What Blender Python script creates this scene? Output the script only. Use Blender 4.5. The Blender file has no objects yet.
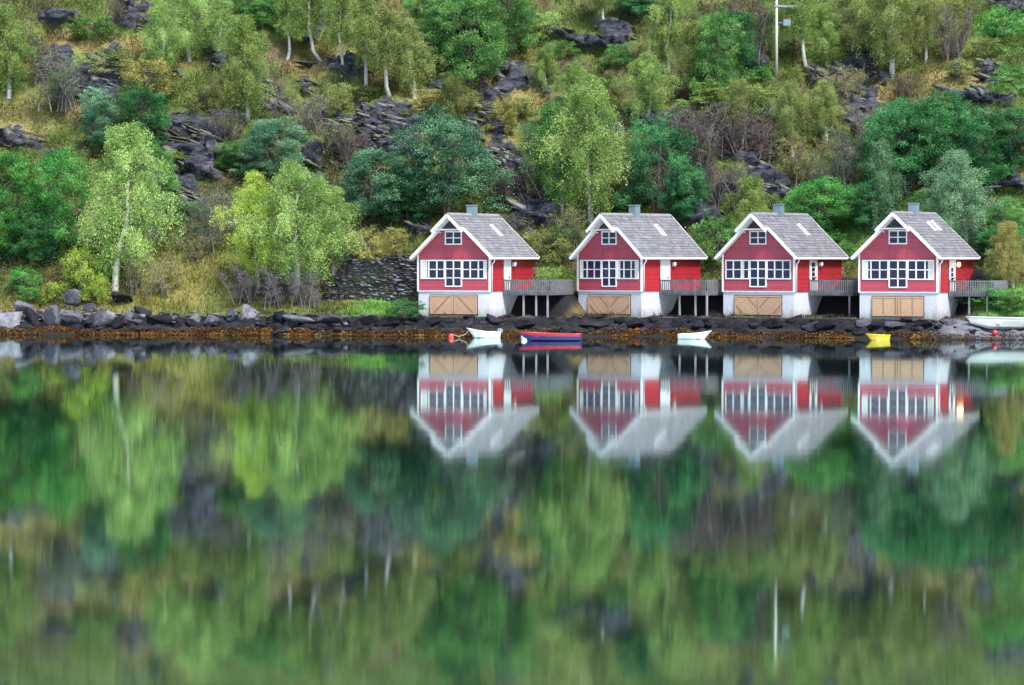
import bpy, math, random
import numpy as np
from mathutils import Vector, Matrix

R = math.radians
scene = bpy.context.scene
COL = scene.collection
rng = np.random.default_rng(11)
random.seed(5)

# ------------------------------------------------------------------ camera, sky, sun, exposure
F = 3360.0          # focal length in pixels
CH = 5.55            # camera height over the water
HY = 258.0          # picture row of the horizon
cam_d = bpy.data.cameras.new('camera')
cam_d.sensor_width = 36.0
cam_d.lens = 36.0 * F / 1024.0
cam_d.clip_start = 0.5
cam_d.clip_end = 3000
cam = bpy.data.objects.new('camera', cam_d)
COL.objects.link(cam)
cam.location = (0, 0, CH)
cam.rotation_euler = (R(90) - math.atan((342.5 - HY) / F), 0, 0)
scene.camera = cam

SUN_EL, SUN_AZ = R(54), R(150)      # azimuth: clockwise from +Y, so 158 is behind the camera, to the right
world = bpy.data.worlds.new('World')
scene.world = world
world.use_nodes = True
wn = world.node_tree
bg = wn.nodes['Background']
sky = wn.nodes.new('ShaderNodeTexSky')
sky.sky_type = 'NISHITA'
sky.sun_disc = False
sky.sun_elevation = SUN_EL
sky.sun_rotation = SUN_AZ
sky.dust_density = 1.5
sky.ozone_density = 2.0
wn.links.new(sky.outputs[0], bg.inputs[0])
bg.inputs[1].default_value = 0.10
sun_d = bpy.data.lights.new('sun', 'SUN')
sun_d.energy = 3.0
sun_d.angle = R(12)
sun_d.color = (1.0, 0.965, 0.90)
sun = bpy.data.objects.new('sun', sun_d)
COL.objects.link(sun)
sdir = Vector((math.sin(SUN_AZ) * math.cos(SUN_EL), math.cos(SUN_AZ) * math.cos(SUN_EL), math.sin(SUN_EL)))
sun.rotation_euler = sdir.to_track_quat('Z', 'Y').to_euler()
vs = scene.view_settings
vs.view_transform = 'Standard'
vs.look = 'None'
vs.gamma = 1.0
vs.use_curve_mapping = False
vs.exposure = 1.42
scene.cycles.max_bounces = 6
scene.cycles.diffuse_bounces = 3
scene.cycles.glossy_bounces = 3
scene.cycles.transmission_bounces = 3
scene.cycles.use_denoising = True

# ------------------------------------------------------------------ numpy noise
def _h(ix, iy, iz, seed):
    n = (ix.astype(np.int64) * 374761393 + iy.astype(np.int64) * 668265263 + iz.astype(np.int64) * 2147483647 + seed * 974634777) & 0xFFFFFFFF
    n = ((n ^ (n >> 13)) * 1274126177) & 0xFFFFFFFF
    n = ((n ^ (n >> 15)) * 2246822519) & 0xFFFFFFFF
    return ((n ^ (n >> 16)) & 0xFFFFFF) / float(0xFFFFFF)

def vnoise(x, y, z=None, seed=0):
    x = np.asarray(x, float); y = np.asarray(y, float)
    z = np.zeros_like(x) if z is None else np.asarray(z, float)
    xi, yi, zi = np.floor(x), np.floor(y), np.floor(z)
    fx, fy, fz = x - xi, y - yi, z - zi
    fx, fy, fz = [f * f * f * (f * (f * 6 - 15) + 10) for f in (fx, fy, fz)]
    r = 0
    for a in (0, 1):
        for b in (0, 1):
            for c in (0, 1):
                w = (fx if a else 1 - fx) * (fy if b else 1 - fy) * (fz if c else 1 - fz)
                r = r + w * _h(xi + a, yi + b, zi + c, seed)
    return r

def fbm(x, y, z=None, octv=4, seed=0):
    s, a, t = 0, 1.0, 0
    z = np.zeros_like(np.asarray(x, float)) if z is None else z
    for o in range(octv):
        s = s + a * vnoise(np.asarray(x) * 2 ** o + 17.3 * o, np.asarray(y) * 2 ** o + 5.1 * o, z * 2 ** o, seed + o)
        t += a
        a *= 0.5
    return s / t

def sstep(a, b, x):
    t = np.clip((np.asarray(x, float) - a) / (b - a), 0, 1)
    return t * t * (3 - 2 * t)

# ------------------------------------------------------------------ linking helpers
def tag(o, label=None, cat=None, group=None, kind=None):
    if label: o['label'] = label
    if cat: o['category'] = cat
    if group: o['group'] = group
    if kind: o['kind'] = kind
    return o

def empty(name, loc=(0, 0, 0), rz=0.0):
    o = bpy.data.objects.new(name, None)
    o.empty_display_size = 0.3
    COL.objects.link(o)
    o.location = loc
    o.rotation_euler = (0, 0, rz)
    return o

def np_mesh(name, v, f, mat=None, tint=None, col=None, smooth=False):
    """v (n,3), f (m,k): one mesh with k-sided faces; tint one float per vertex, col one rgb per vertex"""
    me = bpy.data.meshes.new(name)
    v = np.ascontiguousarray(v, np.float32)
    f = np.ascontiguousarray(f, np.int32)
    k = f.shape[1]
    me.vertices.add(len(v)); me.vertices.foreach_set('co', v.ravel())
    me.loops.add(f.size); me.loops.foreach_set('vertex_index', f.ravel())
    me.polygons.add(len(f))
    me.polygons.foreach_set('loop_start', np.arange(0, f.size, k, dtype=np.int32))
    me.polygons.foreach_set('loop_total', np.full(len(f), k, np.int32))
    if smooth:
        me.polygons.foreach_set('use_smooth', np.ones(len(f), bool))
    if tint is not None:
        a = me.attributes.new('tint', 'FLOAT', 'POINT')
        a.data.foreach_set('value', np.ascontiguousarray(tint, np.float32))
    if col is not None:
        a = me.attributes.new('ground_colour', 'FLOAT_COLOR', 'POINT')
        c4 = np.ones((len(v), 4), np.float32); c4[:, :3] = col
        a.data.foreach_set('color', c4.ravel())
    me.update(calc_edges=True)
    if mat: me.materials.append(mat)
    return me

def link(name, me, parent=None, mat=None):
    o = bpy.data.objects.new(name, me)
    COL.objects.link(o)
    if parent: o.parent = parent
    if mat: me.materials.append(mat)
    return o

class MB:
    """collects boxes, prisms and tubes into one mesh object"""
    def __init__(s): s.v, s.f, s.m = [], [], []
    def add(s, vs_, fs_, mi=0):
        b = len(s.v)
        s.v += [tuple(p) for p in vs_]
        s.f += [tuple(b + i for i in q) for q in fs_]
        s.m += [mi] * len(fs_)
    def box(s, x0, x1, y0, y1, z0, z1, M=None, mi=0):
        p = [Vector((x, y, z)) for z in (z0, z1) for y in (y0, y1) for x in (x0, x1)]
        if M is not None: p = [M @ q for q in p]
        s.add(p, [(0, 2, 3, 1), (4, 5, 7, 6), (0, 1, 5, 4), (2, 6, 7, 3), (0, 4, 6, 2), (1, 3, 7, 5)], mi)
    def prism(s, poly, y0, y1, mi=0):
        """poly of (x, z), counter-clockwise seen from the front (-y); extruded y0..y1"""
        n = len(poly)
        p = [(x, y0, z) for x, z in poly] + [(x, y1, z) for x, z in poly]
        fs = [tuple(range(n)), tuple(range(2 * n - 1, n - 1, -1))]
        fs += [(i, i + n, (i + 1) % n + n, (i + 1) % n) for i in range(n)]
        s.add(p, fs, mi)
    def bar(s, a, b, w, h, up=(0, 0, 1), mi=0):
        a, b = Vector(a), Vector(b)
        d = (b - a).normalized()
        u = Vector(up)
        sd = d.cross(u).normalized()
        u = sd.cross(d).normalized()
        p = []
        for e in (a, b):
            for i, j in ((-1, -1), (1, -1), (1, 1), (-1, 1)):
                p.append(e + sd * (i * w / 2) + u * (j * h / 2))
        s.add(p, [(3, 2, 1, 0), (4, 5, 6, 7), (0, 1, 5, 4), (1, 2, 6, 5), (2, 3, 7, 6), (3, 0, 4, 7)], mi)
    def tube(s, pts, rad, n=8, mi=0, cap=True):
        pts = [Vector(p) for p in pts]
        if not hasattr(rad, '__len__'): rad = [rad] * len(pts)
        b = len(s.v)
        prev = None
        for i, p in enumerate(pts):
            d = (pts[min(i + 1, len(pts) - 1)] - pts[max(i - 1, 0)]).normalized()
            ref = Vector((0, 1, 0)) if abs(d.y) < 0.9 else Vector((1, 0, 0))
            sd = d.cross(ref).normalized()
            u = sd.cross(d)
            for k in range(n):
                a = 2 * math.pi * k / n
                s.v.append(tuple(p + (sd * math.cos(a) + u * math.sin(a)) * rad[i]))
        for i in range(len(pts) - 1):
            for k in range(n):
                s.f.append((b + i * n + k, b + i * n + (k + 1) % n, b + (i + 1) * n + (k + 1) % n, b + (i + 1) * n + k)); s.m.append(mi)
        if cap:
            s.f.append(tuple(b + k for k in range(n))[::-1]); s.m.append(mi)
            e = b + (len(pts) - 1) * n
            s.f.append(tuple(e + k for k in range(n))); s.m.append(mi)
    def build(s, name, mats, parent=None, smooth=False):
        me = bpy.data.meshes.new(name)
        me.from_pydata(s.v, [], s.f)
        mats = mats if isinstance(mats, (list, tuple)) else [mats]
        for m in mats: me.materials.append(m)
        if len(mats) > 1: me.polygons.foreach_set('material_index', s.m)
        if smooth: me.polygons.foreach_set('use_smooth', [True] * len(s.f))
        me.update()
        return link(name, me, parent)

# ------------------------------------------------------------------ materials
def nmat(name):
    m = bpy.data.materials.new(name)
    m.use_nodes = True
    return m, m.node_tree.nodes, m.node_tree.links, m.node_tree.nodes['Principled BSDF']

def ramp(N, L, src, stops):
    r = N.new('ShaderNodeValToRGB')
    e = r.color_ramp.elements
    while len(e) < len(stops): e.new(0.5)
    for i, (p, c) in enumerate(stops):
        e[i].position = p
        e[i].color = (*c, 1) if len(c) == 3 else c
    L.new(src, r.inputs[0])
    return r.outputs[0]

def noise_node(N, L, vec, scale, detail=4, rough=0.55):
    n = N.new('ShaderNodeTexNoise')
    n.inputs['Scale'].default_value = scale
    n.inputs['Detail'].default_value = detail
    n.inputs['Roughness'].default_value = rough
    if vec is not None: L.new(vec, n.inputs['Vector'])
    return n.outputs['Fac']

def paint(name, c, rough=0.5, var=0.18, scale=2.0, bump=0.0, boards=None, spec=0.5, streak=None, dirt=None):
    """painted or plain surface with cloudy wear; boards=(axis, pitch) cuts board joints into the relief"""
    m, N, L, P = nmat(name)
    tc = N.new('ShaderNodeTexCoord')
    vec = tc.outputs['Object']
    if streak:
        mp = N.new('ShaderNodeMapping'); mp.inputs['Scale'].default_value = streak
        L.new(vec, mp.inputs[0]); nv = mp.outputs[0]
    else:
        nv = vec
    f = noise_node(N, L, nv, scale, 6, 0.65)
    lo = tuple(x * (1 - var) for x in c); hi = tuple(min(1, x * (1 + var)) for x in c)
    colr = ramp(N, L, f, [(0.3, lo), (0.7, hi)])
    if dirt:
        f2 = noise_node(N, L, nv, scale * 0.45, 7, 0.7)
        fac = ramp(N, L, f2, [(0.52, (0, 0, 0)), (0.72, (0.75, 0.75, 0.75))])
        mx = N.new('ShaderNodeMix'); mx.data_type = 'RGBA'
        L.new(fac, mx.inputs[0]); L.new(colr, mx.inputs[6]); mx.inputs[7].default_value = (*dirt, 1)
        colr = mx.outputs[2]
    if boards:
        ax, pitch = boards
        sp = N.new('ShaderNodeSeparateXYZ'); L.new(vec, sp.inputs[0])
        mt = N.new('ShaderNodeMath'); mt.operation = 'DIVIDE'; L.new(sp.outputs[ax], mt.inputs[0]); mt.inputs[1].default_value = pitch
        fr = N.new('ShaderNodeMath'); fr.operation = 'FRACT'; L.new(mt.outputs[0], fr.inputs[0])
        fl = N.new('ShaderNodeMath'); fl.operation = 'FLOOR'; L.new(mt.outputs[0], fl.inputs[0])
        wn_ = N.new('ShaderNodeTexWhiteNoise'); wn_.noise_dimensions = '1D'; L.new(fl.outputs[0], wn_.inputs['W'])
        hsv = N.new('ShaderNodeHueSaturation')
        mr = N.new('ShaderNodeMapRange'); L.new(wn_.outputs['Value'], mr.inputs[0]); mr.inputs[3].default_value = 0.86; mr.inputs[4].default_value = 1.14
        L.new(mr.outputs[0], hsv.inputs['Value']); L.new(colr, hsv.inputs['Color'])
        colr = hsv.outputs[0]
        prof = ramp(N, L, fr.outputs[0], [(0.0, (0, 0, 0)), (0.12, (1, 1, 1)), (1.0, (0.45, 0.45, 0.45))])
        bp = N.new('ShaderNodeBump'); bp.inputs['Strength'].default_value = 0.8; bp.inputs['Distance'].default_value = 0.03
        L.new(prof, bp.inputs['Height']); L.new(bp.outputs[0], P.inputs['Normal'])
    elif bump:
        bp = N.new('ShaderNodeBump'); bp.inputs['Strength'].default_value = 0.6; bp.inputs['Distance'].default_value = bump
        L.new(noise_node(N, L, vec, scale * 5, 5), bp.inputs['Height']); L.new(bp.outputs[0], P.inputs['Normal'])
    oi = N.new('ShaderNodeObjectInfo'); hv = N.new('ShaderNodeHueSaturation')
    ov = N.new('ShaderNodeMapRange'); L.new(oi.outputs['Random'], ov.inputs[0]); ov.inputs[3].default_value = 0.92; ov.inputs[4].default_value = 1.08
    L.new(ov.outputs[0], hv.inputs['Value']); L.new(colr, hv.inputs['Color'])
    L.new(hv.outputs[0], P.inputs['Base Color'])
    P.inputs['Roughness'].default_value = rough
    P.inputs['Specular IOR Level'].default_value = spec
    return m

def leaf_mat(name, dark, mid, light, trans=0.36, hue=0.014):
    m, N, L, P = nmat(name)
    at = N.new('ShaderNodeAttribute'); at.attribute_name = 'tint'
    oi = N.new('ShaderNodeObjectInfo')
    ad = N.new('ShaderNodeMath'); ad.operation = 'MULTIPLY_ADD'
    L.new(oi.outputs['Random'], ad.inputs[0]); ad.inputs[1].default_value = 0.3; L.new(at.outputs['Fac'], ad.inputs[2])
    sb = N.new('ShaderNodeMath'); sb.operation = 'SUBTRACT'; L.new(ad.outputs[0], sb.inputs[0]); sb.inputs[1].default_value = 0.15
    c = ramp(N, L, sb.outputs[0], [(0.05, dark), (0.5, mid), (0.95, light)])
    hs = N.new('ShaderNodeHueSaturation')
    mr = N.new('ShaderNodeMapRange'); L.new(oi.outputs['Random'], mr.inputs[0]); mr.inputs[3].default_value = 0.5 - hue; mr.inputs[4].default_value = 0.5 + hue
    L.new(mr.outputs[0], hs.inputs['Hue']); L.new(c, hs.inputs['Color'])
    df = N.new('ShaderNodeBsdfDiffuse'); tr = N.new('ShaderNodeBsdfTranslucent'); mx = N.new('ShaderNodeMixShader')
    L.new(hs.outputs[0], df.inputs[0]); L.new(hs.outputs[0], tr.inputs[0])
    mx.inputs[0].default_value = trans
    L.new(df.outputs[0], mx.inputs[1]); L.new(tr.outputs[0], mx.inputs[2])
    N.remove(P)
    L.new(mx.outputs[0], N['Material Output'].inputs[0])
    return m

M = {}
M['red'] = paint('red_board_paint', (0.31, 0.014, 0.024), 0.42, 0.12, 1.3, boards=(2, 0.145), spec=0.5, dirt=(0.25, 0.02, 0.03))
M['sky_lit_red'] = paint('sky_lit_red_board_paint', (0.30, 0.034, 0.058), 0.42, 0.14, 1.1, boards=(2, 0.145), spec=0.6, dirt=(0.26, 0.055, 0.085))  # pinker copy of the red paint: sky light on the fronts painted in
M['white'] = paint('white_trim_paint', (0.58, 0.58, 0.60), 0.5, 0.05, 3)
M['concrete'] = paint('whitewashed_concrete', (0.44, 0.45, 0.50), 0.85, 0.10, 1.2, bump=0.03, dirt=(0.33, 0.33, 0.36))
m = M['concrete']; N, L = m.node_tree.nodes, m.node_tree.links; P = N['Principled BSDF']
src = P.inputs['Base Color'].links[0].from_socket
tc = N.new('ShaderNodeTexCoord'); sp = N.new('ShaderNodeSeparateXYZ'); L.new(tc.outputs['Object'], sp.inputs[0])
mp = N.new('ShaderNodeMapping'); mp.inputs['Scale'].default_value = (3, 3, 0.5); L.new(tc.outputs['Object'], mp.inputs[0])
ma = N.new('ShaderNodeMath'); ma.operation = 'MULTIPLY_ADD'; L.new(noise_node(N, L, mp.outputs[0], 1.5, 6, 0.7), ma.inputs[0]); ma.inputs[1].default_value = -1.6; L.new(sp.outputs[2], ma.inputs[2])
mr = N.new('ShaderNodeMapRange'); L.new(ma.outputs[0], mr.inputs[0]); mr.inputs[1].default_value = -0.25; mr.inputs[2].default_value = -0.95; mr.inputs[3].default_value = 0; mr.inputs[4].default_value = 0.75
mx = N.new('ShaderNodeMix'); mx.data_type = 'RGBA'; L.new(mr.outputs[0], mx.inputs[0]); L.new(src, mx.inputs[6]); mx.inputs[7].default_value = (0.16, 0.17, 0.14, 1)
L.new(mx.outputs[2], P.inputs['Base Color'])
M['slate'] = paint('grey_slate', (0.25, 0.25, 0.27), 0.7, 0.1, 3)
M['door_wood'] = paint('oiled_pine_boards', (0.40, 0.255, 0.165), 0.6, 0.16, 3, streak=(1, 1, 6))
M['door_wood_dark'] = paint('darker_pine_boards', (0.27, 0.155, 0.09), 0.6, 0.16, 3)
M['deck_wood'] = paint('weathered_grey_wood', (0.12, 0.12, 0.14), 0.85, 0.3, 2.5, boards=(0, 0.14))
M['grey_metal'] = paint('zinc_sheet', (0.13, 0.18, 0.215), 0.45, 0.1, 3)
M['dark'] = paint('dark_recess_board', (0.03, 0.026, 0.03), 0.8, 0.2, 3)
M['curtain'] = paint('pale_curtain', (0.5, 0.5, 0.46), 0.9, 0.1, 4)
M['post'] = paint('pale_post_paint', (0.26, 0.26, 0.29), 0.7, 0.12, 3)
M['pole'] = paint('weathered_pole_wood', (0.36, 0.33, 0.33), 0.8, 0.2, 3, streak=(6, 6, 1))
M['boat_white'] = paint('white_gelcoat', (0.50, 0.51, 0.51), 0.3, 0.04, 4)
M['boat_blue'] = paint('blue_boat_paint', (0.028, 0.026, 0.13), 0.35, 0.12, 4)
M['boat_red'] = paint('red_boat_paint', (0.42, 0.025, 0.04), 0.35, 0.12, 4)
M['boat_yellow'] = paint('yellow_boat_paint', (0.50, 0.36, 0.02), 0.35, 0.1, 4)
M['orange_red'] = paint('red_buoy_plastic', (0.55, 0.04, 0.035), 0.35, 0.08, 4)
M['black'] = paint('black_rubber', (0.03, 0.03, 0.035), 0.5, 0.1, 4)
M['rope'] = paint('grey_rope', (0.3, 0.28, 0.24), 0.9, 0.1, 9)
M['glazed'] = paint('brown_glaze', (0.18, 0.07, 0.03), 0.3, 0.1, 4)
m, N, L, P = nmat('window_glass')
P.inputs['Base Color'].default_value = (0.012, 0.016, 0.045, 1)
P.inputs['Roughness'].default_value = 0.06
P.inputs['Specular IOR Level'].default_value = 0.6
M['glass'] = m
m, N, L, P = nmat('lit_lamp_glass')
P.inputs['Emission Color'].default_value = (1.0, 0.62, 0.2, 1)
P.inputs['Emission Strength'].default_value = 2.2
M['lit'] = m
M['bark_birch'] = paint('birch_bark', (0.46, 0.45, 0.43), 0.8, 0.3, 2.5, dirt=(0.06, 0.055, 0.05))
M['bark_dark'] = paint('grey_brown_bark', (0.09, 0.075, 0.07), 0.9, 0.3, 3)
M['bark_grey'] = paint('pale_grey_bark', (0.15, 0.13, 0.135), 0.9, 0.25, 3)

LF = dict(
    pale=leaf_mat('pale_birch_leaves', (0.055, 0.115, 0.03), (0.22, 0.34, 0.095), (0.48, 0.60, 0.21)),
    lime=leaf_mat('lime_leaves', (0.08, 0.14, 0.02), (0.27, 0.37, 0.06), (0.52, 0.59, 0.13)),
    olive=leaf_mat('olive_leaves', (0.05, 0.08, 0.025), (0.18, 0.235, 0.075), (0.42, 0.45, 0.16)),
    gold=leaf_mat('straw_leaves', (0.09, 0.09, 0.03), (0.28, 0.27, 0.085), (0.50, 0.45, 0.17)),
    green=leaf_mat('mid_green_leaves', (0.022, 0.075, 0.024), (0.10, 0.25, 0.07), (0.28, 0.49, 0.16)),
    bright=leaf_mat('bright_green_leaves', (0.014, 0.085, 0.022), (0.07, 0.27, 0.06), (0.23, 0.52, 0.15)),
    dark=leaf_mat('dark_green_leaves', (0.010, 0.045, 0.022), (0.042, 0.155, 0.058), (0.15, 0.39, 0.14)),
    teal=leaf_mat('blue_green_leaves', (0.03, 0.085, 0.055), (0.12, 0.27, 0.155), (0.30, 0.52, 0.30)),
    mist=leaf_mat('misty_green_leaves', (0.04, 0.10, 0.055), (0.14, 0.27, 0.145), (0.33, 0.49, 0.28)),
    grey=leaf_mat('grey_green_leaves', (0.05, 0.08, 0.05), (0.16, 0.22, 0.13), (0.36, 0.43, 0.25)),
    russet=leaf_mat('russet_leaves', (0.04, 0.03, 0.026), (0.12, 0.09, 0.072), (0.27, 0.20, 0.145)),
    mauve=leaf_mat('mauve_twigs', (0.06, 0.06, 0.065), (0.16, 0.15, 0.155), (0.32, 0.30, 0.28)),
)

def ground_material():
    m, N, L, P = nmat('mossy_hillside')
    at = N.new('ShaderNodeAttribute'); at.attribute_name = 'ground_colour'
    rk = N.new('ShaderNodeAttribute'); rk.attribute_name = 'tint'
    tc = N.new('ShaderNodeTexCoord')
    v = tc.outputs['Object']
    f = noise_node(N, L, v, 1.7, 8, 0.7)
    k = ramp(N, L, f, [(0.25, (0.45, 0.45, 0.45)), (0.5, (1, 1, 1)), (0.78, (1.0, 1.0, 1.0))])
    mx = N.new('ShaderNodeMix'); mx.data_type = 'RGBA'; mx.blend_type = 'MULTIPLY'; mx.inputs[0].default_value = 1
    L.new(at.outputs['Color'], mx.inputs[6]); L.new(k, mx.inputs[7])
    # rock: layered, cracked, blue grey with pale lichen
    mp = N.new('ShaderNodeMapping'); mp.inputs['Scale'].default_value = (0.6, 0.6, 2.2); mp.inputs['Rotation'].default_value = (0, R(24), 0)
    L.new(v, mp.inputs[0])
    rf = noise_node(N, L, mp.outputs[0], 1.5, 12, 0.80)
    rc = ramp(N, L, rf, [(0.38, (0.008, 0.009, 0.015)), (0.49, (0.028, 0.031, 0.045)), (0.59, (0.075, 0.08, 0.10)), (0.70, (0.27, 0.28, 0.31))])
    sz = N.new('ShaderNodeSeparateXYZ'); L.new(v, sz.inputs[0])
    wet = ramp(N, L, sz.outputs[2], [(0.0, (0.25, 0.25, 0.25)), (1.0, (1, 1, 1))])
    wr = wet.node.color_ramp.elements; mrz = N.new('ShaderNodeMapRange'); L.new(sz.outputs[2], mrz.inputs[0]); mrz.inputs[1].default_value = 1.3; mrz.inputs[2].default_value = 2.0; L.new(mrz.outputs[0], wet.node.inputs[0])
    wm = N.new('ShaderNodeMix'); wm.data_type = 'RGBA'; wm.blend_type = 'MULTIPLY'; wm.inputs[0].default_value = 1; L.new(rc, wm.inputs[6]); L.new(wet, wm.inputs[7]); rc = wm.outputs[2]
    mr = N.new('ShaderNodeMix'); mr.data_type = 'RGBA'
    rm = N.new('ShaderNodeMath'); rm.operation = 'ADD'
    L.new(rk.outputs['Fac'], rm.inputs[0])
    nf = noise_node(N, L, v, 2.6, 5, 0.7)
    nm = N.new('ShaderNodeMath'); nm.operation = 'MULTIPLY_ADD'; L.new(nf, nm.inputs[0]); nm.inputs[1].default_value = 1.4; nm.inputs[2].default_value = -0.7
    L.new(nm.outputs[0], rm.inputs[1])
    fac = ramp(N, L, rm.outputs[0], [(0.42, (0, 0, 0)), (0.56, (1, 1, 1))])
    L.new(fac, mr.inputs[0]); L.new(mx.outputs[2], mr.inputs[6]); L.new(rc, mr.inputs[7])
    L.new(mr.outputs[2], P.inputs['Base Color'])
    P.inputs['Roughness'].default_value = 0.85
    P.inputs['Specular IOR Level'].default_value = 0.25
    bp = N.new('ShaderNodeBump'); bp.inputs['Strength'].default_value = 0.9; bp.inputs['Distance'].default_value = 0.16
    L.new(rf, bp.inputs['Height']); L.new(bp.outputs[0], P.inputs['Normal'])
    return m
M['ground'] = ground_material()

def stone_material(name, lo, mid, hi, moss=False):
    m, N, L, P = nmat(name)
    tc = N.new('ShaderNodeTexCoord'); oi = N.new('ShaderNodeObjectInfo')
    ad = N.new('ShaderNodeVectorMath'); ad.operation = 'ADD'
    L.new(tc.outputs['Object'], ad.inputs[0]); L.new(oi.outputs['Location'], ad.inputs[1])
    f = noise_node(N, L, ad.outputs[0], 2.2, 9, 0.7)
    at = N.new('ShaderNodeAttribute'); at.attribute_name = 'tint'
    mm = N.new('ShaderNodeMath'); mm.operation = 'MULTIPLY_ADD'; L.new(at.outputs['Fac'], mm.inputs[0]); mm.inputs[1].default_value = 0.35; L.new(f, mm.inputs[2])
    c = ramp(N, L, mm.outputs[0], [(0.38, lo), (0.62, mid), (0.95, hi)])
    if moss:
        ge = N.new('ShaderNodeNewGeometry'); sx = N.new('ShaderNodeSeparateXYZ'); L.new(ge.outputs['Normal'], sx.inputs[0])
        mn = N.new('ShaderNodeMath'); mn.operation = 'MULTIPLY_ADD'; L.new(noise_node(N, L, ad.outputs[0], 1.4, 5), mn.inputs[0]); mn.inputs[1].default_value = 1.2; L.new(sx.outputs[2], mn.inputs[2])
        mf = ramp(N, L, mn.outputs[0], [(0.0, (0, 0, 0)), (1.0, (1, 1, 1))]); mm_ = N.new('ShaderNodeMapRange'); L.new(mn.outputs[0], mm_.inputs[0]); mm_.inputs[1].default_value = 1.15; mm_.inputs[2].default_value = 1.45
        mk = N.new('ShaderNodeMix'); mk.data_type = 'RGBA'; L.new(mm_.outputs[0], mk.inputs[0]); L.new(c, mk.inputs[6]); mk.inputs[7].default_value = (0.11, 0.12, 0.035, 1); c = mk.outputs[2]
    L.new(c, P.inputs['Base Color'])
    P.inputs['Roughness'].default_value = 0.85
    P.inputs['Specular IOR Level'].default_value = 0.15
    bp = N.new('ShaderNodeBump'); bp.inputs['Strength'].default_value = 0.7; bp.inputs['Distance'].default_value = 0.06
    L.new(noise_node(N, L, ad.outputs[0], 7, 8, 0.7), bp.inputs['Height']); L.new(bp.outputs[0], P.inputs['Normal'])
    return m
M['stone_pale'] = stone_material('pale_blue_grey_stone', (0.022, 0.022, 0.032), (0.085, 0.086, 0.108), (0.23, 0.23, 0.26))
M['stone_grey'] = stone_material('grey_stone', (0.015, 0.015, 0.022), (0.06, 0.06, 0.078), (0.17, 0.17, 0.20))
M['stone_dark'] = stone_material('dark_wet_stone', (0.003, 0.003, 0.005), (0.008, 0.008, 0.013), (0.035, 0.034, 0.046))
M['stone_crag'] = stone_material('blue_grey_crag_rock', (0.010, 0.011, 0.017), (0.055, 0.059, 0.075), (0.24, 0.25, 0.27), True)
M['stone_wall'] = stone_material('slate_wall_stone', (0.02, 0.021, 0.03), (0.065, 0.067, 0.085), (0.19, 0.195, 0.22))

def attr_mat(name, trans=0.25, rough=0.9):
    m, N, L, P = nmat(name)
    at = N.new('ShaderNodeAttribute'); at.attribute_name = 'ground_colour'
    df = N.new('ShaderNodeBsdfDiffuse'); tr = N.new('ShaderNodeBsdfTranslucent'); mx = N.new('ShaderNodeMixShader')
    L.new(at.outputs['Color'], df.inputs[0]); L.new(at.outputs['Color'], tr.inputs[0]); mx.inputs[0].default_value = trans
    L.new(df.outputs[0], mx.inputs[1]); L.new(tr.outputs[0], mx.inputs[2])
    N.remove(P); L.new(mx.outputs[0], N['Material Output'].inputs[0])
    return m
M['blades'] = attr_mat('grass_blades', 0.3)
M['weed'] = attr_mat('seaweed_fronds', 0.1)

m, N, L, P = nmat('still_fjord_water')
tc = N.new('ShaderNodeTexCoord')
mp = N.new('ShaderNodeMapping'); mp.inputs['Scale'].default_value = (0.05, 0.16, 1)
L.new(tc.outputs['Object'], mp.inputs[0])
bp = N.new('ShaderNodeBump'); bp.inputs['Strength'].default_value = 1.0; bp.inputs['Distance'].default_value = 0.003
L.new(noise_node(N, L, mp.outputs[0], 1.0, 3, 0.5), bp.inputs['Height'])
gl = N.new('ShaderNodeBsdfGlossy'); gl.inputs['Roughness'].default_value = 0.038; gl.inputs['Color'].default_value = (0.80, 0.95, 0.94, 1)
L.new(bp.outputs[0], gl.inputs['Normal'])
df = N.new('ShaderNodeBsdfDiffuse'); df.inputs['Color'].default_value = (0.006, 0.022, 0.026, 1)
fz = N.new('ShaderNodeLayerWeight'); fz.inputs['Blend'].default_value = 0.5
fa = N.new('ShaderNodeMath'); fa.operation = 'MULTIPLY_ADD'; L.new(fz.outputs['Fresnel'], fa.inputs[0]); fa.inputs[1].default_value = 0.30; fa.inputs[2].default_value = 0.70
wx = N.new('ShaderNodeMixShader'); L.new(fa.outputs[0], wx.inputs[0])
L.new(df.outputs[0], wx.inputs[1]); L.new(gl.outputs[0], wx.inputs[2])
N.remove(P); L.new(wx.outputs[0], N['Material Output'].inputs[0])
M['water'] = m

# ------------------------------------------------------------------ terrain
SX = [-400, -60, -36, -17, -10, 0, 9.3, 19.85, 29.2, 36, 60, 400]
SY = [236, 242, 243, 241, 238.3, 237, 236.8, 233.3, 227.5, 226.3, 224, 210]
def shore(x):
    x = np.asarray(x, float)
    return np.interp(x, SX, SY) + 0.9 * (fbm(x * 0.35, x * 0 + 3.3, octv=4, seed=4) - 0.5)

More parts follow.
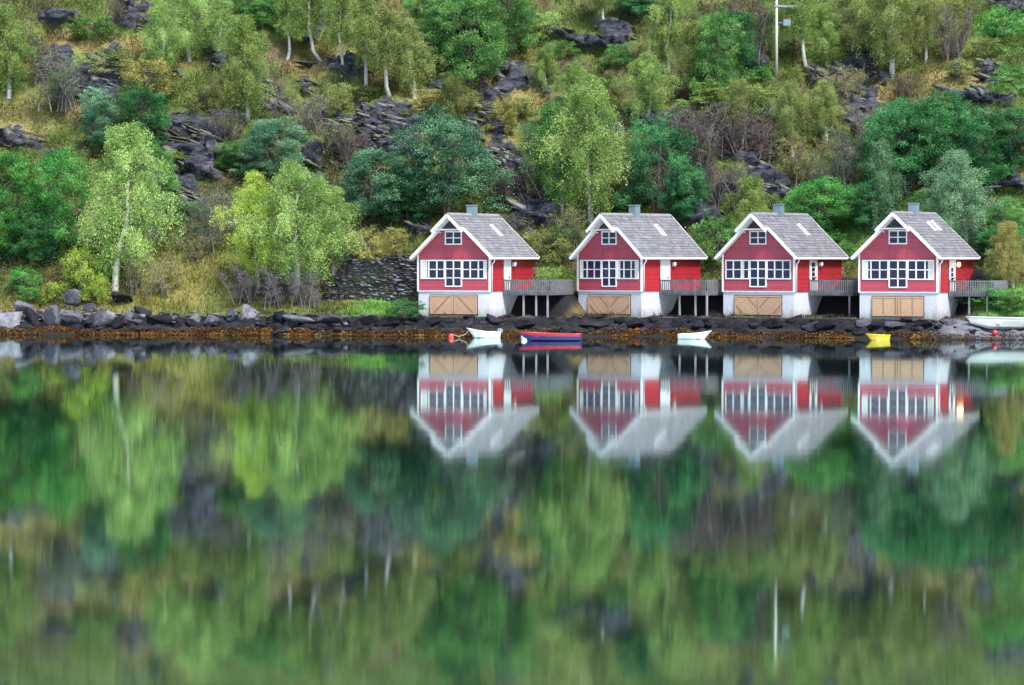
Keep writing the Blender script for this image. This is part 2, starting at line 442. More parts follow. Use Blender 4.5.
TT = [-400, -40, -6, -1.5]
TZ = [-60, -8, -2.2, -0.55]
HT = [18, 22, 30, 45, 60, 90, 140, 400]
HZ = [7.2, 10, 15.6, 26.2, 37.5, 61, 102, 250]
P_L = (TT + [0, 1.2, 2.2, 4, 8, 12, 15] + HT, TZ + [0, 0.6, 1.4, 2.0, 4.2, 6.1, 6.3] + HZ)
P_W = (TT + [0, 1.2, 2.4, 4, 8.1, 8.5, 12, 15] + HT, TZ + [0, 0.6, 1.25, 1.6, 2.4, 5.5, 5.8, 6.0] + HZ)
P_H = (TT + [0, 0.8, 1.8, 2.6, 7, 10, 14, 17] + HT, TZ + [0, 0.35, 0.9, 1.28, 1.5, 3.1, 5.2, 5.8] + HZ)
P_R = (TT + [0, 2.5, 4, 6, 10, 14, 16] + HT, TZ + [0, 0.55, 1.2, 2.6, 4.6, 6.2, 6.6] + HZ)
# rock outcrops, (picture column, row, half width, half height, tilt): placed once, kept in metres
OUT = [(190, 138, 34, 24, 0.3), (180, 195, 20, 26, 0), (272, 100, 26, 16, 0.3), (388, 128, 30, 30, 0.2), (88, 85, 22, 26, 0), (132, 6, 13, 8, 0),
       (22, 140, 28, 9, 0.35), (345, 66, 20, 14, 0.2), (228, 60, 20, 14, 0.5), (490, 112, 10, 36, -0.35), (500, 165, 34, 20, 0.5), (580, 40, 58, 7, 0.25),
       (612, 125, 13, 20, 0), (735, 140, 34, 24, 0.3), (772, 185, 22, 12, 0.3), (540, 215, 34, 18, 0), (975, 95, 34, 9, 0.2), (880, 78, 14, 7, 0.2),
       (985, 70, 8, 14, 0.2), (1000, 117, 24, 5, 0), (715, 112, 30, 14, 0.2), (60, 20, 22, 8, 0), (210, 20, 14, 8, 0.2), (755, 62, 16, 12, 0),
       (690, 170, 20, 24, 0), (440, 95, 16, 14, 0), (150, 235, 12, 14, 0), (40, 258, 14, 12, 0.3), (70, 275, 10, 10, 0.4), (1000, 187, 26, 7, 0.1), (850, 120, 12, 10, 0), (205, 165, 22, 18, 0.3), (160, 180, 12, 30, 0), (110, 75, 16, 30, 0), (405, 150, 16, 14, 0), (360, 120, 10, 16, 0), (520, 190, 24, 24, 0.3), (470, 130, 8, 24, -0.3), (310, 160, 16, 16, 0), (760, 165, 18, 12, 0.5), (250, 80, 12, 16, 0.4), (60, 60, 14, 18, 0), (420, 225, 14, 12, 0), (700, 215, 16, 18, 0), (575, 95, 12, 8, 0.3)]
TAN = [(850, 65, 40, 26), (960, 85, 40, 22), (510, 70, 60, 40), (25, 115, 40, 24), (70, 105, 30, 18), (330, 45, 46, 26), (430, 85, 40, 22), (580, 120, 40, 26), (120, 40, 40, 18)]
YEL = [(170, 285, 50, 26), (215, 275, 34, 26), (180, 160, 34, 16), (405, 262, 24, 5), (180, 250, 50, 5), (500, 150, 20, 40), (140, 305, 40, 8), (25, 300, 16, 14)]
GRN = [(855, 235, 26, 22), (995, 300, 40, 14), (1000, 30, 30, 26), (370, 308, 28, 8), (400, 315, 24, 10), (550, 285, 14, 24), (60, 60, 30, 10), (180, 35, 60, 8), (290, 20, 40, 20), (1010, 80, 20, 20)]

HOUSES = [  # front right corner column, distance, turn in degrees
    (490.0, 240.0, 25.5), (641.6, 240.0, 39.0), (794.3, 236.6, 33.0), (937.6, 231.0, 27.5)]
HW, HD, HB = 5.8, 7.1, 1.36
def house_frame(i):
    px, Y, deg = HOUSES[i]
    th = R(deg)
    cx = (px - 512) / F * Y
    ox, oy = cx - math.cos(th) * HW / 2, Y + math.sin(th) * HW / 2
    return ox, oy, th

def house_local(i, x, y):
    ox, oy, th = house_frame(i)
    dx, dy = x - ox, y - oy
    return dx * math.cos(th) - dy * math.sin(th), dx * math.sin(th) + dy * math.cos(th)

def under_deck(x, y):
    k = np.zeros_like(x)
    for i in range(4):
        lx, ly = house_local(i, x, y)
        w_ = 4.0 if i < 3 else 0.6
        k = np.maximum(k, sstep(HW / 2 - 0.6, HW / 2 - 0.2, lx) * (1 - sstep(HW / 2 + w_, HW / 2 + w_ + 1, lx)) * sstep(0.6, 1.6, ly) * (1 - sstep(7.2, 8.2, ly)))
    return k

def prof_z(x, t):
    zl = np.interp(t, *P_L); zw = np.interp(t, *P_W); zh = np.interp(t, *P_H); zr = np.interp(t, *P_R)
    a = sstep(-15.0, -14.2, x); b = sstep(-7.0, -6.2, x); c = sstep(30.5, 33.0, x)
    z = zl * (1 - a) + zw * a
    z = z * (1 - b) + zh * b
    return z * (1 - c) + zr * c

def base_z(x, y):
    x = np.asarray(x, float); y = np.asarray(y, float)
    t = y - shore(x)
    z = prof_z(x, t)
    hill = sstep(16, 26, t)
    z = z + hill * (4.2 * (fbm(x * 0.07, y * 0.10, seed=9) - 0.5) + 1.8 * (fbm(x * 0.25, y * 0.3, seed=21) - 0.5))
    low = sstep(0.3, 1.5, t) * (1 - hill)
    for i in range(4):      # the bank climbs steeply beside each house, under its deck
        lx, ly = house_local(i, x, y)
        up_ = np.maximum(0, 2.95 - z) * sstep(HW / 2 - 0.4, HW / 2 - 0.2, lx) * (1 - sstep(HW / 2 + 3.4, HW / 2 + 5.2, lx)) * sstep(3.2, 5.2, ly) * (1 - sstep(8, 9, ly))
        z = z + up_
    return z + low * 0.35 * (fbm(x * 0.8, y * 0.8, seed=2) - 0.5)

def pix(px, py, y0=222.0, y1=420.0):
    """where the line of sight through a picture point meets the ground"""
    Y = np.arange(y0, y1, 0.1)
    X = (px - 512.0) / F * Y
    Z = CH + (HY - py) / F * Y
    g = base_z(X, Y)
    k = np.nonzero(g >= Z)[0]
    i = k[0] if len(k) else len(Y) - 1
    return float(X[i]), float(Y[i]), float(g[i])

def patches(lst):
    r = []
    for e in lst:
        x, y, z = pix(e[0], e[1])
        s = y / F
        r.append((x, z, e[2] * s, e[3] * s, e[4] if len(e) > 4 else 0.0))
    return r
OUTW, TANW, YELW, GRNW = patches(OUT), patches(TAN), patches(YEL), patches(GRN)

def mask(lst, x, z, soft=0.6):
    wx = x + 1.6 * (fbm(x * 0.7, z * 0.7, seed=31) - 0.5)
    wz = z + 1.6 * (fbm(x * 0.7, z * 0.7, seed=37) - 0.5)
    r = np.zeros_like(x)
    for (cx, cz, a, b, tl) in lst:
        dx, dz = wx - cx, wz - cz
        u = (dx * math.cos(tl) - dz * math.sin(tl)) / a
        w = (dx * math.sin(tl) + dz * math.cos(tl)) / b
        r = np.maximum(r, 1 - sstep(1 - soft, 1 + soft, np.sqrt(u * u + w * w)))
    return r

def ground_colour(x, y, z):
    n1 = fbm(x * 0.16, z * 0.22, seed=51)[:, None]; n2 = fbm(x * 0.5, z * 0.6, seed=57)[:, None]; n3 = fbm(x * 0.3, z * 0.35, seed=63)[:, None]
    A = np.array
    c = A((0.05, 0.085, 0.022)) * (1 - n2) + A((0.14, 0.165, 0.045)) * n2
    k = sstep(0.5, 0.68, n1); c = c * (1 - k) + A((0.17, 0.135, 0.055)) * k
    k = sstep(0.56, 0.68, n3) * 0.8; c = c * (1 - k) + A((0.07, 0.048, 0.036)) * k
    for lst, cc, am in ((TANW, (0.27, 0.22, 0.09), 0.85), (YELW, (0.20, 0.165, 0.045), 0.8), (GRNW, (0.11, 0.27, 0.05), 0.9)):
        k = (mask(lst, x, z, 0.5)[:, None]) * am * (0.55 + 0.45 * n2)
        c = c * (1 - k) + A(cc) * k
    lo = (1 - sstep(1.05, 1.7, z))[:, None]
    c = c * (1 - lo) + A((0.035, 0.03, 0.032)) * lo
    lo = (1 - sstep(0.38, 0.62, z))[:, None]
    c = c * (1 - lo) + A((0.016, 0.011, 0.009)) * lo
    gv = (sstep(28.5, 30, x) * (1 - sstep(1.1, 1.5, z)) * sstep(0.12, 0.25, z))[:, None]
    c = c * (1 - gv) + A((0.13, 0.13, 0.15)) * gv
    gr = (sstep(31.5, 33, x) * sstep(1.3, 1.7, z) * (1 - sstep(3.2, 4.2, z)))[:, None] * 0.8
    c = c * (1 - gr) + A((0.10, 0.24, 0.05)) * gr
    hi = sstep(26, 33, z)[:, None] * 0.7
    c = c * (1 - hi) + A((0.10, 0.17, 0.05)) * hi
    deck_shade = under_deck(x, y)[:, None]
    c = c * (1 - deck_shade) + A((0.009, 0.009, 0.011)) * deck_shade  # shade below the decks painted into the ground as near black
    return c

xs = np.concatenate([np.linspace(-400, -90, 12)[:-1], np.linspace(-90, -46, 60)[:-1], np.arange(-46, 46.01, 0.16), np.linspace(46, 90, 60)[1:], np.linspace(90, 400, 12)[1:]])
ts = np.concatenate([np.array([-60, -40, -20, -10, -6, -4]), np.arange(-3, 20, 0.2), np.arange(20, 54, 0.16), np.arange(54, 90, 1.0), np.arange(90, 145, 3.0), np.array([160, 200, 260, 330])])
GX, GT = np.meshgrid(xs, ts)
GY = GT + shore(GX)
x, y = GX.ravel(), GY.ravel()
z = base_z(x, y)
t = GT.ravel()
rock = mask(OUTW, x, z, 0.55) * sstep(14, 19, t)
rock_n = fbm(x * 0.22, z * 0.3, seed=77)
rock = np.maximum(rock, sstep(0.64, 0.72, rock_n) * 0.8 * sstep(19, 23, t))
rock = np.maximum(rock, (1 - sstep(1.12, 1.5, z)) * 0.9 * sstep(0.38, 0.7, z) * (1 - sstep(28.5, 30, x)))
rock = np.maximum(rock, under_deck(x, y) * 0.0)
rock = rock * np.where(t > 15, 0.65 + 0.7 * fbm(x * 0.9, z * 1.1, y * 0.6, seed=79), 1)
# ledges: push the rock out of the slope in tilted layers
ca, sa = math.cos(0.42), math.sin(0.42)
lay = z * ca + x * sa * 0.6
led = np.abs(((lay * 0.55 + 1.6 * fbm(x * 0.3, lay * 0.3, y * 0.3, seed=83)) % 1.0) - 0.35)
crk = 1 - np.abs(2 * fbm(x * 0.9 + lay * 0.4, lay * 1.5, y * 0.9, octv=4, seed=91) - 1)
crk2 = 1 - np.abs(2 * fbm(x * 1.7 + lay, lay * 2.6, y * 1.7, octv=3, seed=93) - 1)
st = lay * 0.85 + 1.2 * fbm(x * 0.35, lay * 0.3, y * 0.3, seed=83)
saw = st % 1.0
cell = vnoise(np.floor(st) * 7.3 + np.floor(x * 0.55 + 0.8 * vnoise(x * 0.5, lay * 0.2, seed=88) + np.floor(st) * 0.37) * 3.1, np.floor(st) * 1.7, seed=89)
push = rock * sstep(15, 18, t) * (0.9 * saw + 1.7 * (cell - 0.4) + 0.5 * (crk - 0.75) + 0.25 * (crk2 - 0.7))
push = push + (1 - sstep(1.4, 1.8, z)) * sstep(0.1, 0.6, z) * 0.8 * (crk - 0.75) * sstep(-1, 0.5, t)
rough = sstep(15, 22, t) * 0.5 * (fbm(x * 0.9, y * 0.9, z * 0.9, octv=4, seed=97) - 0.5)
y2 = y - push * 1.3
z2 = z + push * 0.25 + rough
n_r, n_c = GX.shape
ii = np.arange(n_r * n_c).reshape(n_r, n_c)
quads = np.stack([ii[:-1, :-1], ii[:-1, 1:], ii[1:, 1:], ii[1:, :-1]], -1).reshape(-1, 4)
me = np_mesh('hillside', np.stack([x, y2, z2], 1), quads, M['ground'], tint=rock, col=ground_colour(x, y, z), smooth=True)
tag(link('hillside', me), kind='structure')

wv = np.array([(-900, -400, 0), (900, -400, 0), (900, 262, 0), (-900, 262, 0)], float)
tag(link('fjord_water', np_mesh('fjord_water', wv, np.array([[0, 1, 2, 3]]), M['water'])), kind='structure')

# ------------------------------------------------------------------ ground cover (stuff)
def scatter(n, x0, x1, t0, t1):
    x = rng.uniform(x0, x1, n); t = rng.uniform(t0, t1, n)
    y = t + shore(x)
    return x, y, base_z(x, y), t

def blades(x, y, z, h, w, col, lean=0.5):
    n = len(x)
    a = rng.uniform(0, 2 * np.pi, n); b = rng.uniform(0, 2 * np.pi, n)
    l = rng.uniform(0.1, lean, n) * h
    base = np.stack([x, y, z], 1)
    sd = np.stack([np.cos(a), np.sin(a), np.zeros(n)], 1) * (w / 2)[:, None]
    tip = base + np.stack([np.cos(b) * l, np.sin(b) * l - 0.1 * h, h], 1)
    v = np.stack([base - sd, base + sd, tip], 1).reshape(-1, 3)
    f = np.arange(3 * n).reshape(n, 3)
    return v, f, np.repeat(col, 3, 0)

def leaf_quads(c, s, up=0.4, asp=0.6, hang=0.0):
    """one rhombic leaf per centre; hang turns the long axis downwards"""
    n = len(c)
    nr = rng.normal(size=(n, 3)); nr[:, 2] = np.abs(nr[:, 2]) + up
    nr /= np.linalg.norm(nr, axis=1)[:, None]
    r = rng.normal(size=(n, 3))
    u = np.cross(nr, r); u /= np.linalg.norm(u, axis=1)[:, None] + 1e-9
    if hang:
        u = u * (1 - hang); u[:, 2] -= hang
        u /= np.linalg.norm(u, axis=1)[:, None]
        w = np.cross(nr, u); w /= np.linalg.norm(w, axis=1)[:, None] + 1e-9
    w = np.cross(nr, u) if not hang else w
    u = u * (s * 0.5)[:, None]; w = w * (s * 0.5 * asp)[:, None]
    v = np.stack([c - u, c + w, c + u, c - w], 1).reshape(-1, 3)
    return v, np.arange(4 * n).reshape(n, 4)

def rock_at(x, z, t):
    r = mask(OUTW, x, z, 0.55) * sstep(14, 19, t)
    return np.maximum(r, sstep(0.64, 0.72, fbm(x * 0.22, z * 0.3, seed=77)) * 0.8 * sstep(19, 23, t))

def off_house(x, y, pad=0.2, deck=False):
    ok = np.ones(len(x), bool)
    for i in range(4):
        ox, oy, th = house_frame(i)
        dx, dy = x - ox, y - oy
        lx = dx * math.cos(th) - dy * math.sin(th); ly = dx * math.sin(th) + dy * math.cos(th)
        ok &= ~((np.abs(lx) < HW / 2 + pad) & (ly > -pad) & (ly < HD + pad))
        if deck: ok &= ~((lx > 0) & (lx < HW / 2 + 5) & (ly > 1) & (ly < HD))
    return ok

x, y, z, t = scatter(190000, -46, 46, 2.6, 56)
keep = (rng.uniform(size=len(x)) > rock_at(x, z, t) * 1.3) & off_house(x, y)
keep &= ~((x > -14.6) & (x < -6.6) & (t > 7.2) & (t < 9))
keep &= ~((x > -7.2) & (x < 31) & (t < 3.6)) & (under_deck(x, y) < 0.3)
x, y, z, t = x[keep], y[keep], z[keep], t[keep]
cc = ground_colour(x, y, z) * rng.uniform(0.8, 1.3, (len(x), 1)) * np.array([1.0, 1.03, 0.9])
v, f, c = blades(x, y, z - 0.05, rng.uniform(0.18, 0.5, len(x)) * (0.5 + fbm(x * 0.5, y * 0.5, seed=5)), rng.uniform(0.05, 0.12, len(x)), cc, 0.9)
tag(link('grass', np_mesh('grass', v, f, M['blades'], col=c)), 'yellow green and straw grass covering the open hillside', 'grass', kind='stuff')

# low mixed scrub: bilberry, heather and bracken in drifts
x, y, z, t = scatter(62000, -46, 46, 4.0, 60)
d = fbm(x * 0.3, z * 0.4, seed=111)
keep = (rng.uniform(size=len(x)) > rock_at(x, z, t) * 0.62) & off_house(x, y, 0.5, True) & (d > 0.42)
keep &= ~((x > -16) & (x < -6) & (t < 14)) & ~((x > -28) & (x < -16) & (t < 11) & (rng.uniform(size=len(x)) < 0.85)) & ~((x > -7) & (x < 31) & (t < 9))
x, y, z, t = x[keep], y[keep], z[keep], t[keep]
pal = 0.78 * np.array([(0.11, 0.19, 0.045), (0.06, 0.14, 0.035), (0.19, 0.21, 0.05), (0.14, 0.11, 0.055), (0.05, 0.12, 0.055), (0.23, 0.26, 0.07), (0.15, 0.14, 0.10)])
pick = np.clip((fbm(x * 0.25, z * 0.25, seed=121) * 14 - 3.5 + rng.normal(0, 0.9, len(x))), 0, 6.99).astype(int)
bc = pal[pick] * rng.uniform(0.6, 1.35, (len(x), 1))
k = 15
cen = np.repeat(np.stack([x, y, z], 1), k, 0) + rng.normal(0, 1, (len(x) * k, 3)) * np.array([0.30, 0.30, 0.26]) * np.repeat(rng.uniform(0.6, 2.0, len(x)), k)[:, None] + np.array([0, 0, 0.34])
v, f = leaf_quads(cen, rng.uniform(0.08, 0.18, len(cen)), 0.6, 0.55)
c = np.repeat(np.repeat(bc, k, 0) * rng.uniform(0.75, 1.25, (len(cen), 1)), 4, 0)
tag(link('undergrowth', np_mesh('undergrowth', v, f, M['blades'], col=c)), 'low bilberry heather and bracken scrub in drifts on the slope', 'undergrowth', kind='stuff')

# rust coloured seaweed at the waterline
n = 90000
x = rng.uniform(-46, 46, n); t = rng.uniform(-0.3, 1.35, n)
y = t + shore(x); z = np.maximum(base_z(x, y), 0.0)
dens = np.interp((x / y * F + 512), [-300, 0, 180, 240, 300, 420, 520, 700, 860, 930, 960, 1040, 1300], [0.8, 0.6, 0.85, 0.9, 0.85, 0.8, 0.75, 0.75, 0.8, 0.6, 0.35, 0.4, 0.5])
keep = (fbm(x * 0.5, t * 0.9, seed=131) < 0.28 + 0.4 * dens) & (rng.uniform(size=n) < dens) & (z < np.where(x > 28.5, 0.3, 0.12 + 0.5 * fbm(x * 0.4, x * 0, seed=139)))
x, y, z = x[keep], y[keep], z[keep]
cen = np.stack([x, y, z + rng.uniform(0.0, 0.16, len(x))], 1)
pal = np.array([(0.19, 0.085, 0.026), (0.10, 0.047, 0.021), (0.04, 0.025, 0.017), (0.22, 0.125, 0.04)])
bc = pal[np.clip((fbm(x * 0.8, y * 0.8, seed=133) * 8 - 2.2 + rng.normal(0, .7, len(x))), 0, 3.99).astype(int)] * rng.uniform(0.6, 1.3, (len(x), 1))
v, f = leaf_quads(cen, rng.uniform(0.07, 0.17, len(cen)), 0.9, 0.55)
tag(link('seaweed', np_mesh('seaweed', v, f, M['weed'], col=np.repeat(bc, 4, 0))), 'rust orange seaweed strewn along the waterline', 'seaweed', kind='stuff')

# ------------------------------------------------------------------ stones
import bmesh
def rock_arrays(seed, sub=3, jag=0.35, cuts=7):
    r = np.random.default_rng(seed)
    bm = bmesh.new()
    bmesh.ops.create_icosphere(bm, subdivisions=sub, radius=1.0)
    v = np.array([q.co[:] for q in bm.verts]); f = np.array([[a.index for a in q.verts] for q in bm.faces])
    bm.free()
    for _ in range(cuts + 3):
        n = r.normal(size=3); n /= np.linalg.norm(n)
        d = r.uniform(0.28, 0.72)
        s = v @ n
        v = v - np.outer(np.maximum(s - d, 0), n)
    v = v * (1 + jag * 0.22 * (fbm(v[:, 0] * 2 + seed, v[:, 1] * 2, v[:, 2] * 2, seed=seed) - 0.5))[:, None]
    v = v / np.abs(v).max(0)
    return v, f
ROCKV = [rock_arrays(300 + i, 3) for i in range(8)]
ROCKL = [rock_arrays(340 + i, 2) for i in range(8)]
ROCK_ME = {}
for mk in ('stone_pale', 'stone_grey', 'stone_dark'):
    for i, (v, f) in enumerate(ROCKV):
        ROCK_ME[mk, i] = np_mesh('boulder', v, f, M[mk], tint=np.full(len(v), 0.5 + 0.3 * math.sin(i * 2.1)))

def rubble(name, x, y, z, s, mat, flat=0.6):
    vv, ff, tt = [], [], []
    b = 0
    for i in range(len(x)):
        v, f = ROCKL[rng.integers(8)]
        a = rng.uniform(0, 6.28); ca, sa = math.cos(a), math.sin(a)
        w = v * np.array([s[i] * rng.uniform(0.8, 1.5), s[i], s[i] * flat * rng.uniform(0.7, 1.3)])
        w = np.stack([w[:, 0] * ca - w[:, 1] * sa, w[:, 0] * sa + w[:, 1] * ca, w[:, 2]], 1) + np.array([x[i], y[i], z[i]])
        vv.append(w); ff.append(f + b); b += len(v)
        tt.append(np.full(len(v), rng.uniform(0, 1)))
    return link(name, np_mesh(name, np.concatenate(vv), np.concatenate(ff), mat, tint=np.concatenate(tt)))

# dark wet rubble under the houses and along the bank
n = 620
x = rng.uniform(-44, 46, n); t = rng.uniform(0.7, 2.9, n)
y = t + shore(x)
keep = off_house(x, y, 0.15) & ((x < 29.5) | (rng.uniform(size=n) < 0.12))
x, y, t = x[keep], y[keep], t[keep]
z = base_z(x, y)
o = rubble('shore_rubble', x, y, z - 0.12, rng.uniform(0.2, 0.5, len(x)) * rng.choice([0.5, 0.9, 1.4], len(x)), M['stone_dark'], 0.55)
tag(o, 'dark wet stone rubble between the waterline and the houses', 'rubble', kind='stuff')
n = 320
x = np.where(rng.uniform(size=n) < 0.6, rng.uniform(-46, -27, n), rng.uniform(-46, -7, n)); t = rng.uniform(1.5, 3.0, n); y = t + shore(x)
o = rubble('bank_stones', x, y, base_z(x, y), rng.uniform(0.10, 0.42, n) , M['stone_grey'], 0.45)
tag(o, 'loose grey stones heaped along the left bank', 'stones', kind='stuff')
n = 1500
x = rng.uniform(27.5, 46, n); t = rng.uniform(0.2, 3.2, n); y = t + shore(x)
keep = off_house(x, y, 0.1)
x, y, t = x[keep], y[keep], t[keep]
o = rubble('beach_gravel', x, y, base_z(x, y), rng.uniform(0.05, 0.13, len(x)), M['stone_grey'])
tag(o, 'grey gravel of the small beach in front of the rightmost house', 'gravel', kind='stuff')

G1 = 'boulders of the left shore'
def boulder(px, py, wpx, hpx, mk, label, group):
    """py is the row of the boulder's foot"""
    x, y, z = pix(px, py)
    s = y / F * (1.12 if group == G1 else 1.0)
    i = random.randrange(8)
    o = link('boulder', ROCK_ME[mk, i])
    rx = wpx * s / 2
    o.location = (x, y + rx * 0.4, z + hpx * s * 0.36)
    o.scale = (rx * 1.08, rx * random.uniform(0.75, 1.0), hpx * s * 0.6)
    o.rotation_euler = (random.uniform(-0.2, 0.2), random.uniform(-0.2, 0.2), random.choice((0, math.pi)) + random.uniform(-0.35, 0.35))
    return tag(o, label, 'boulder', group)
for a in [
    (9, 328, 32, 19, 'stone_pale', 'large pale blue grey boulder at the left edge of the shore, lowest in the heap'),
    (25, 316, 22, 14, 'stone_pale', 'pale slanted boulder resting up against the leftmost shore boulder'),
    (33, 326, 13, 20, 'stone_dark', 'narrow dark boulder wedged between two pale ones on the left shore'),
    (50, 327, 20, 20, 'stone_pale', 'upright pale grey boulder in the middle of the left shore heap'),
    (63, 321, 14, 14, 'stone_grey', 'mid grey boulder leaning on the upright pale one, left shore'),
    (70, 305, 24, 15, 'stone_pale', 'big flat pale boulder topping the left heap, under the lime bush'),
    (75, 327, 22, 15, 'stone_grey', 'wide grey boulder low by the water, below the flat topping boulder'),
    (87, 312, 16, 8, 'stone_grey', 'thin grey slab lying just right of the flat topping boulder'),
    (97, 328, 20, 20, 'stone_grey', 'squarish grey boulder by the water, under the tall left birch'),
    (108, 322, 12, 14, 'stone_pale', 'small pale wedge boulder right of the squarish one under the left birch'),
    (114, 330, 15, 12, 'stone_dark', 'dark wet boulder at the waterline below the tall left birch'),
    (129, 322, 9, 12, 'stone_pale', 'small whitish pointed boulder ending the left heap on its right'),
    (124, 305, 26, 12, 'stone_dark', 'long dark slab slanting down from the foot of the tall left birch'),
    (140, 318, 18, 12, 'stone_dark', 'black rounded boulder at the lower end of the slanting dark slab'),
    (158, 325, 26, 10, 'stone_dark', 'low dark ledge boulder right of the black rounded one'),
    (173, 321, 8, 6, 'stone_pale', 'tiny whitish stone on the dark bank below the straw coloured mound'),
    (195, 323, 18, 9, 'stone_grey', 'grey flat boulder on the bank below the straw coloured mound'),
    (214, 326, 18, 10, 'stone_grey', 'sloping grey boulder left of the bulky pair on the bank'),
    (234, 322, 16, 12, 'stone_grey', 'bulky upright grey boulder of the pair on the mid left bank'),
    (250, 322, 18, 16, 'stone_pale', 'bulky pale boulder of the pair on the mid left bank'),
    (274, 324, 20, 10, 'stone_dark', 'dark boulder just right of the bulky pair on the bank'),
    (303, 322, 36, 8, 'stone_grey', 'long flat grey slab on the bank left of the stone wall'),
    (335, 323, 40, 9, 'stone_grey', 'longest flat grey slab on the bank, in front of the stone wall'),
    (366, 325, 22, 9, 'stone_dark', 'dark low boulder in front of the right half of the stone wall'),
    (392, 328, 30, 10, 'stone_dark', 'broad dark boulder at the bank left of the first house')]:
    boulder(*a, G1)
G2 = 'boulders below the houses'
for a in [
    (432, 326, 24, 10, 'stone_dark', 'dark boulder under the left corner of the first house'),
    (466, 327, 26, 9, 'stone_dark', 'dark boulder under the garage door of the first house'),
    (492, 324, 20, 10, 'stone_dark', 'black boulder under the right corner of the first house'),
    (528, 328, 30, 10, 'stone_dark', 'wide black boulder under the deck of the first house'),
    (592, 327, 32, 10, 'stone_dark', 'dark boulder under the left half of the second house'),
    (632, 327, 28, 9, 'stone_dark', 'dark boulder under the right half of the second house'),
    (676, 326, 26, 11, 'stone_dark', 'black boulder under the deck of the second house'),
    (735, 329, 34, 10, 'stone_dark', 'wide black boulder under the left half of the third house'),
    (770, 329, 26, 10, 'stone_dark', 'dark boulder under the garage door of the third house'),
    (812, 332, 26, 12, 'stone_grey', 'grey rounded boulder below the deck of the third house'),
    (830, 331, 30, 12, 'stone_dark', 'black boulder right of the grey one, below the deck of the third house'),
    (863, 328, 30, 11, 'stone_grey', 'grey boulder under the left corner of the rightmost house'),
    (895, 328, 44, 9, 'stone_grey', 'long flat grey boulder under the garage door of the rightmost house'),
    (928, 329, 26, 9, 'stone_dark', 'dark boulder under the right corner of the rightmost house'),
    (950, 327, 18, 8, 'stone_grey', 'small grey boulder between the rightmost house and the long white boat')]:
    boulder(*a, G2)
G3 = 'rocks lying on the slope'
for a in [
    (45, 262, 30, 16, 'stone_grey', 'grey hump of rock in the scrub above the lime bush'),
    (985, 72, 9, 16, 'stone_pale', 'pale upright stone on the grass in the upper right'),
    (1000, 192, 40, 10, 'stone_pale', 'long pale slab of rock at the right edge, above the rightmost house'),
    (262, 242, 0, 0, 'stone_grey', '')][:3]:
    boulder(*a, G3)

# broken blocks of the crags on the slope
x, y, z, t = scatter(9000, -46, 46, 17, 55)
rk_ = rock_at(x, z, t)
keep = rk_ > rng.uniform(0.35, 1.0, len(x))
x, y, z, rk_ = x[keep][:2300], y[keep][:2300], z[keep][:2300], rk_[keep][:2300]
vv, ff, tt, b = [], [], [], 0
for i in range(len(x)):
    v, f = ROCKL[rng.integers(8)]
    sc_ = rng.uniform(0.25, 0.8) * rk_[i]
    w = v * np.array([sc_ * rng.uniform(1.0, 2.6), sc_ * 0.8, sc_ * rng.uniform(0.22, 0.55)])
    a = rng.normal(-0.30, 0.10); ca, sa = math.cos(a), math.sin(a)
    w = np.stack([w[:, 0] * ca - w[:, 2] * sa, w[:, 1], w[:, 0] * sa + w[:, 2] * ca], 1)
    vv.append(w + np.array([x[i], y[i] - 0.45 * rk_[i], z[i] + 0.05])); ff.append(f + b); b += len(v); tt.append(np.full(len(v), rng.uniform(0, 1) ** 1.5))
tag(link('crags', np_mesh('crags', np.concatenate(vv), np.concatenate(ff), M['stone_crag'], tint=np.concatenate(tt))), 'dark broken rock of the crags showing through the slope', 'rock', kind='stuff')

# dry stone wall left of the first house
def stone_wall():
    vv, ff, tt = [], [], []
    b = 0
    zz = 2.15
    while zz < 5.7:
        hh = rng.uniform(0.10, 0.21)
        xx = -14.6
        while xx < -6.6:
            ww = rng.uniform(0.22, 0.7)
            top = 5.55 + 0.3 * math.sin(xx * 1.3)
            if zz < top:
                v, f = ROCKL[rng.integers(8)]
                w = v * np.array([ww * 0.62, rng.uniform(0.3, 0.40), hh * 0.72])
                yb = float(shore(np.array([xx]))[0]) + 8.05 + (zz - 2.3) * 0.12 + rng.uniform(-0.06, 0.06)
                vv.append(w + np.array([xx + ww / 2, yb, zz + hh / 2 + rng.uniform(-.03, .03)])); ff.append(f + b); b += len(v)
                tt.append(np.full(len(v), rng.uniform(0, 1)))
            xx += ww
        zz += hh
    o = link('stone_wall', np_mesh('stone_wall', np.concatenate(vv), np.concatenate(ff), M['stone_wall'], tint=np.concatenate(tt)))
    tag(o, 'dark dry stone retaining wall left of the first house', 'wall')
stone_wall()

# ------------------------------------------------------------------ trees
def tube_np(pts, rad, n=5):
    pts = np.asarray(pts, float); m = len(pts)
    d = np.gradient(pts, axis=0); d /= np.linalg.norm(d, axis=1)[:, None] + 1e-9
    ref = np.where(np.abs(d[:, 2:3]) < 0.9, np.array([[0, 0, 1.0]]), np.array([[1.0, 0, 0]]))
    s = np.cross(d, ref); s /= np.linalg.norm(s, axis=1)[:, None]
    u = np.cross(s, d)
    a = np.linspace(0, 2 * np.pi, n, endpoint=False)
    v = pts[:, None] + (s[:, None] * np.cos(a)[None, :, None] + u[:, None] * np.sin(a)[None, :, None]) * np.asarray(rad)[:, None, None]
    i = np.arange(m * n).reshape(m, n)
    j = np.roll(i, -1, 1)
    f = np.stack([i[:-1], j[:-1], j[1:], i[1:]], -1).reshape(-1, 4)
    return v.reshape(-1, 3), f

